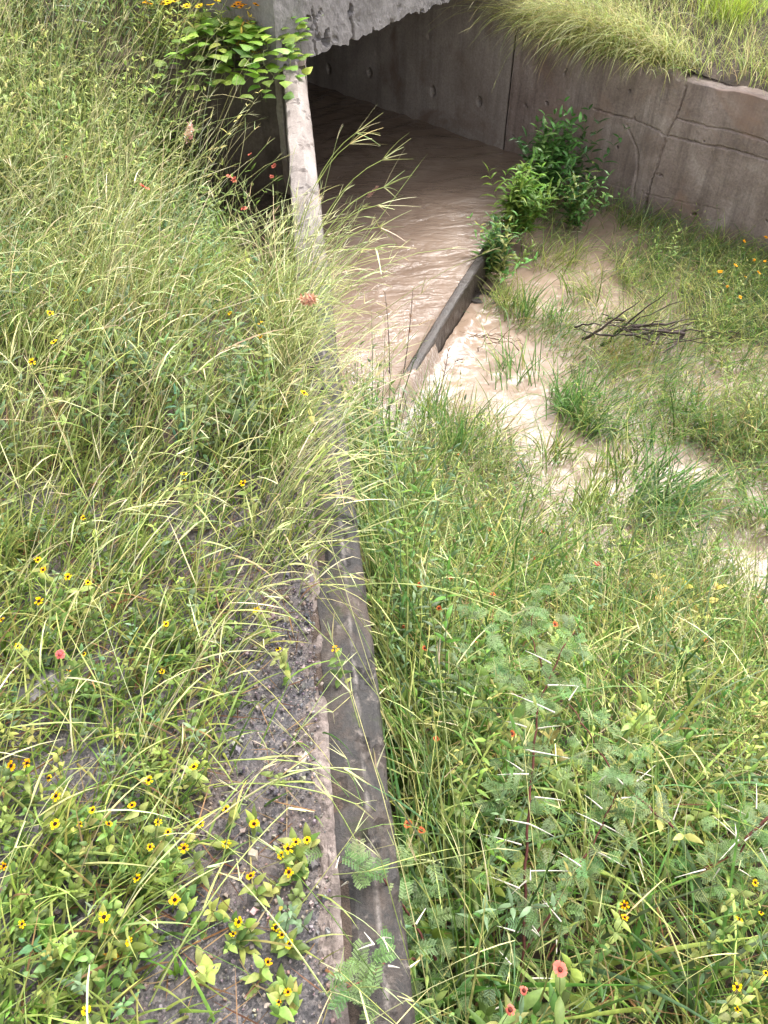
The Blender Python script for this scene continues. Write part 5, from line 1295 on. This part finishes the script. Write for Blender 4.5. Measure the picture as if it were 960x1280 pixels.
def driftwood(label, px, py, spread, n, Lr, rr, col, name='driftwood'):
    root = at(px, py, ZS + (.12 if rr > .006 else .03)); t = thing(name, label, 'driftwood', tuple(root))
    for k in range(n):
        L = U(*Lr, 1)[0]; a = (U(-.35, .45, 1)[0] if k % 3 else U(-1.5, 1.5, 1)[0]) + (PI if k % 2 else 0) + R(-8); tl = U(-.1, .25, 1)[0] if k % 4 else U(.3, .9, 1)[0]; c0 = np.array([spread * G(), spread * .4 * G(), .02 + .02 * (k % 3)])
        d = np.array([math.cos(a) * math.cos(tl), math.sin(a) * math.cos(tl), math.sin(tl)]) * L
        ac = Acc(); Ln = bez(c0 - d * .35, c0 + d * .65, .018 * G(3) * [1, 1, .5] * L * 2, 9) + .006 * G((9, 3)); cc = np.asarray(col) * U(.7, 1.3, 1); tubes(ac, Ln, rr * U(.25, 1.25, 1)[0], rr * .2, cc, cc * 1.2, 6); ac.build('branch', M['bark'], t)
driftwood('tangle of dark driftwood sticks caught in the flooded grass', 800, 420, .15, 24, (.10, .55), .011, (.055, .040, .036))
driftwood('brown dead twigs caught in the pool beside the broken concrete', 620, 430, .08, 14, (.10, .26), .003, (.12, .07, .045), 'dead_twigs')
driftwood('small dark twigs lying in the tan pool', 575, 455, .05, 7, (.06, .14), .0025, (.08, .05, .04), 'dead_twigs')

# --- stones, brick and fallen leaves on the gravel
def stone(name, label, cat, px, py, size, col, mat, group, flat=.6, seed=0):
    x, y, z = hit(px, py, 0)
    bm = bmesh.new(); bmesh.ops.create_icosphere(bm, subdivisions=2, radius=.5)
    rz = U(0, PI, 1)[0]; asp = U(.65, 1.0, 1)[0]
    for v in bm.verts:
        n = mnoise.noise(Vector(v.co) * 2.2 + Vector((seed * 1.7, 0, 3))); v.co *= 1 + .45 * n
        v.co = Vector((round(v.co.x * 5 + .3 * n) / 5 * .35 + v.co.x * .65, v.co.y, v.co.z)); v.co.x *= size; v.co.y *= size * asp; v.co.z *= size * flat
    me = bpy.data.meshes.new(name); bm.to_mesh(me); bm.free()
    a = me.attributes.new('tint', 'FLOAT_COLOR', 'POINT'); c = np.tile(np.append(np.asarray(col) * U(.85, 1.15, 1), 1), (len(me.vertices), 1)).astype(np.float32); a.data.foreach_set('color', c.ravel())
    me.materials.append(M[mat]); o = bpy.data.objects.new(name, me); COL.objects.link(o); o.location = (x, y, z + size * flat * .22 + .006); o.rotation_euler = (0, 0, rz)
    return tag(o, label, cat, group, 'thing')
stone('brick_shard', 'flat reddish brick shard lying against the kerb', 'brick', 407, 1057, .034, (.34, .15, .11), 'brick', None, .35, 1)
stone('brick_shard', 'rusty brick fragment below the flat red shard', 'brick', 391, 1107, .028, (.27, .11, .07), 'brick', None, .4, 2)
stone('brick_shard', 'brown-red crumbled brick at the top of the bare gravel', 'brick', 325, 840, .042, (.25, .10, .065), 'brick', None, .3, 3)
stone('brick_shard', 'dull red shard at the bottom of the gravel strip', 'brick', 392, 1262, .03, (.26, .14, .11), 'brick', None, .35, 4)
stone('brick_shard', 'small pink brick chip left of the rusty fragment', 'brick', 366, 1040, .018, (.36, .2, .16), 'brick', None, .4, 14)
stone('stone', 'large pale flat stone beside the kerb halfway up the gravel', 'stone', 380, 953, .055, (.36, .30, .25), 'stone', None, .3, 5)
for k, (x, y, sz, lb) in enumerate([(338, 908, .024, 'pale pebble, largest of the row on the dark gravel'), (325, 914, .018, 'cream pebble left in the row on the dark gravel'), (308, 917, .017, 'pinkish pebble at the left end of the row on the gravel'), (354, 920, .017, 'small cream pebble at the right end of the row on the gravel'), (336, 862, .022, 'white stone below the crumbled brick'), (245, 1190, .016, 'white pebble at the left edge of the gravel near the bottom'), (365, 1207, .014, 'white pebble beside the lowest yellow flowers'), (250, 1236, .022, 'pinkish grey stone at the bottom of the gravel'), (320, 1265, .022, 'dark brown stone at the bottom edge of the gravel'), (335, 1258, .024, 'brown cracked stone at the very bottom of the gravel'), (402, 1085, .018, 'pale pink stone wedged against the kerb'), (395, 1150, .024, 'dark lump of tar against the kerb'), (288, 1270, .030, 'dark grey lump of asphalt at the bottom edge'), (50, 868, .10, 'grey flat stone showing through the weeds at the left edge')]):
    stone('stone', lb, 'stone', x, y, sz, (.06, .055, .06) if 'dark' in lb or 'tar' in lb else ((.13, .12, .12) if 'grey flat' in lb else (.40, .33, .28)), 'stone', None, .45, 20 + k)
def pebbles():
    n = 0; lab = 'small grey or cream pebble embedded in the gravel strip'
    pts = [(U(250, 405, 1)[0], U(820, 1278, 1)[0]) for _ in range(110)]
    for k, (x, y) in enumerate(pts):
        if x < 400 - 130 * (0.55 + .45 * (y - 820) / 460): continue
        c = [(.07, .065, .072), (.11, .10, .105), (.15, .13, .13), (.30, .25, .22), (.36, .30, .26), (.05, .046, .05)][k % 6]
        stone('pebble', lab, 'pebble', x, y, float(U(.007, .016, 1)[0]), c, 'stone', 'pebbles of the gravel strip', .6, 60 + k)
pebbles()
def gravel():
    a = Acc(); n = 6500; t_ = U(.15, 1.9, n); s_ = -np.abs(U(0, 1, n)) ** 1.2 * (.22 + .35 * sst(1.1, .3, t_)) - .012
    X, Y = xy(s_, t_); Z = z_left(X, Y) + .012 + .012 * (fbm(X, Y, 18, 40) - .4)
    base = np.array([(-1, -1, -.6), (1, -1, -.6), (1, 1, -.6), (-1, 1, -.6), (-.6, -.6, .7), (.6, -.6, .7), (.6, .6, .7), (-.6, .6, .7)], float)
    q = np.array([(4, 5, 6, 7), (0, 1, 5, 4), (1, 2, 6, 5), (2, 3, 7, 6), (3, 0, 4, 7)])
    sz = rng.gamma(1.3, .0009, n)[:, None, None] + .0007; V = base[None] * sz * U(.6, 1.2, (n, 1, 3)) + .25 * sz * G((n, 8, 3))
    an = U(0, 2 * PI, n); c, s = np.cos(an)[:, None], np.sin(an)[:, None]
    V = np.stack([V[..., 0] * c - V[..., 1] * s, V[..., 0] * s + V[..., 1] * c, V[..., 2]], -1) + np.stack([X, Y, Z], -1)[:, None]
    cc = pal([(.06, .056, .062), (.10, .09, .095), (.16, .14, .14), (.28, .23, .20), (.20, .15, .12)], n, [2, 3, 4, 3, 4])
    a.add(V.reshape(-1, 3), (q[None] + (np.arange(n) * 8)[:, None, None]).reshape(-1, 4), np.repeat(cc, 8, 0))
    tag(a.build('gravel', M['stone'], None, None, False), 'loose dark gravel scattered on the worn shoulder', None, None, 'stuff')
gravel()
for k, (x, y, L, W, c, lb) in enumerate([(240, 1083, .045, .030, (.20, .10, .055), 'brown dead leaf lying where the weeds meet the gravel'), (155, 1195, .05, .012, (.62, .32, .05), 'upright orange dead leaf beside the leafy weeds'), (355, 1128, .024, .014, (.55, .45, .10), 'yellowing leaf standing on the gravel'), (315, 855, .05, .014, (.42, .16, .05), 'rust-orange dead leaf at the top of the gravel'), (205, 925, .05, .012, (.50, .26, .07), 'orange dry leaf in the low grass'), (175, 1115, .03, .018, (.24, .13, .07), 'small brown leaf on dark soil in the weeds'), (210, 1275, .05, .02, (.55, .36, .12), 'tan dead leaf at the bottom edge')]):
    t = hit(x, y, .02); a = Acc(); ribbon(a, [(0, 0, 0)], 2.2 + k, .5 if 'upright' in lb or 'standing' in lb else 1.4, .4, L, W, c, np.asarray(c) * .7, 'lance', 6, .25)
    o = a.build('fallen_leaf', M['leaf']); o.location = tuple(t); tag(o, lb, 'leaf', 'fallen leaves on the left verge', 'thing')
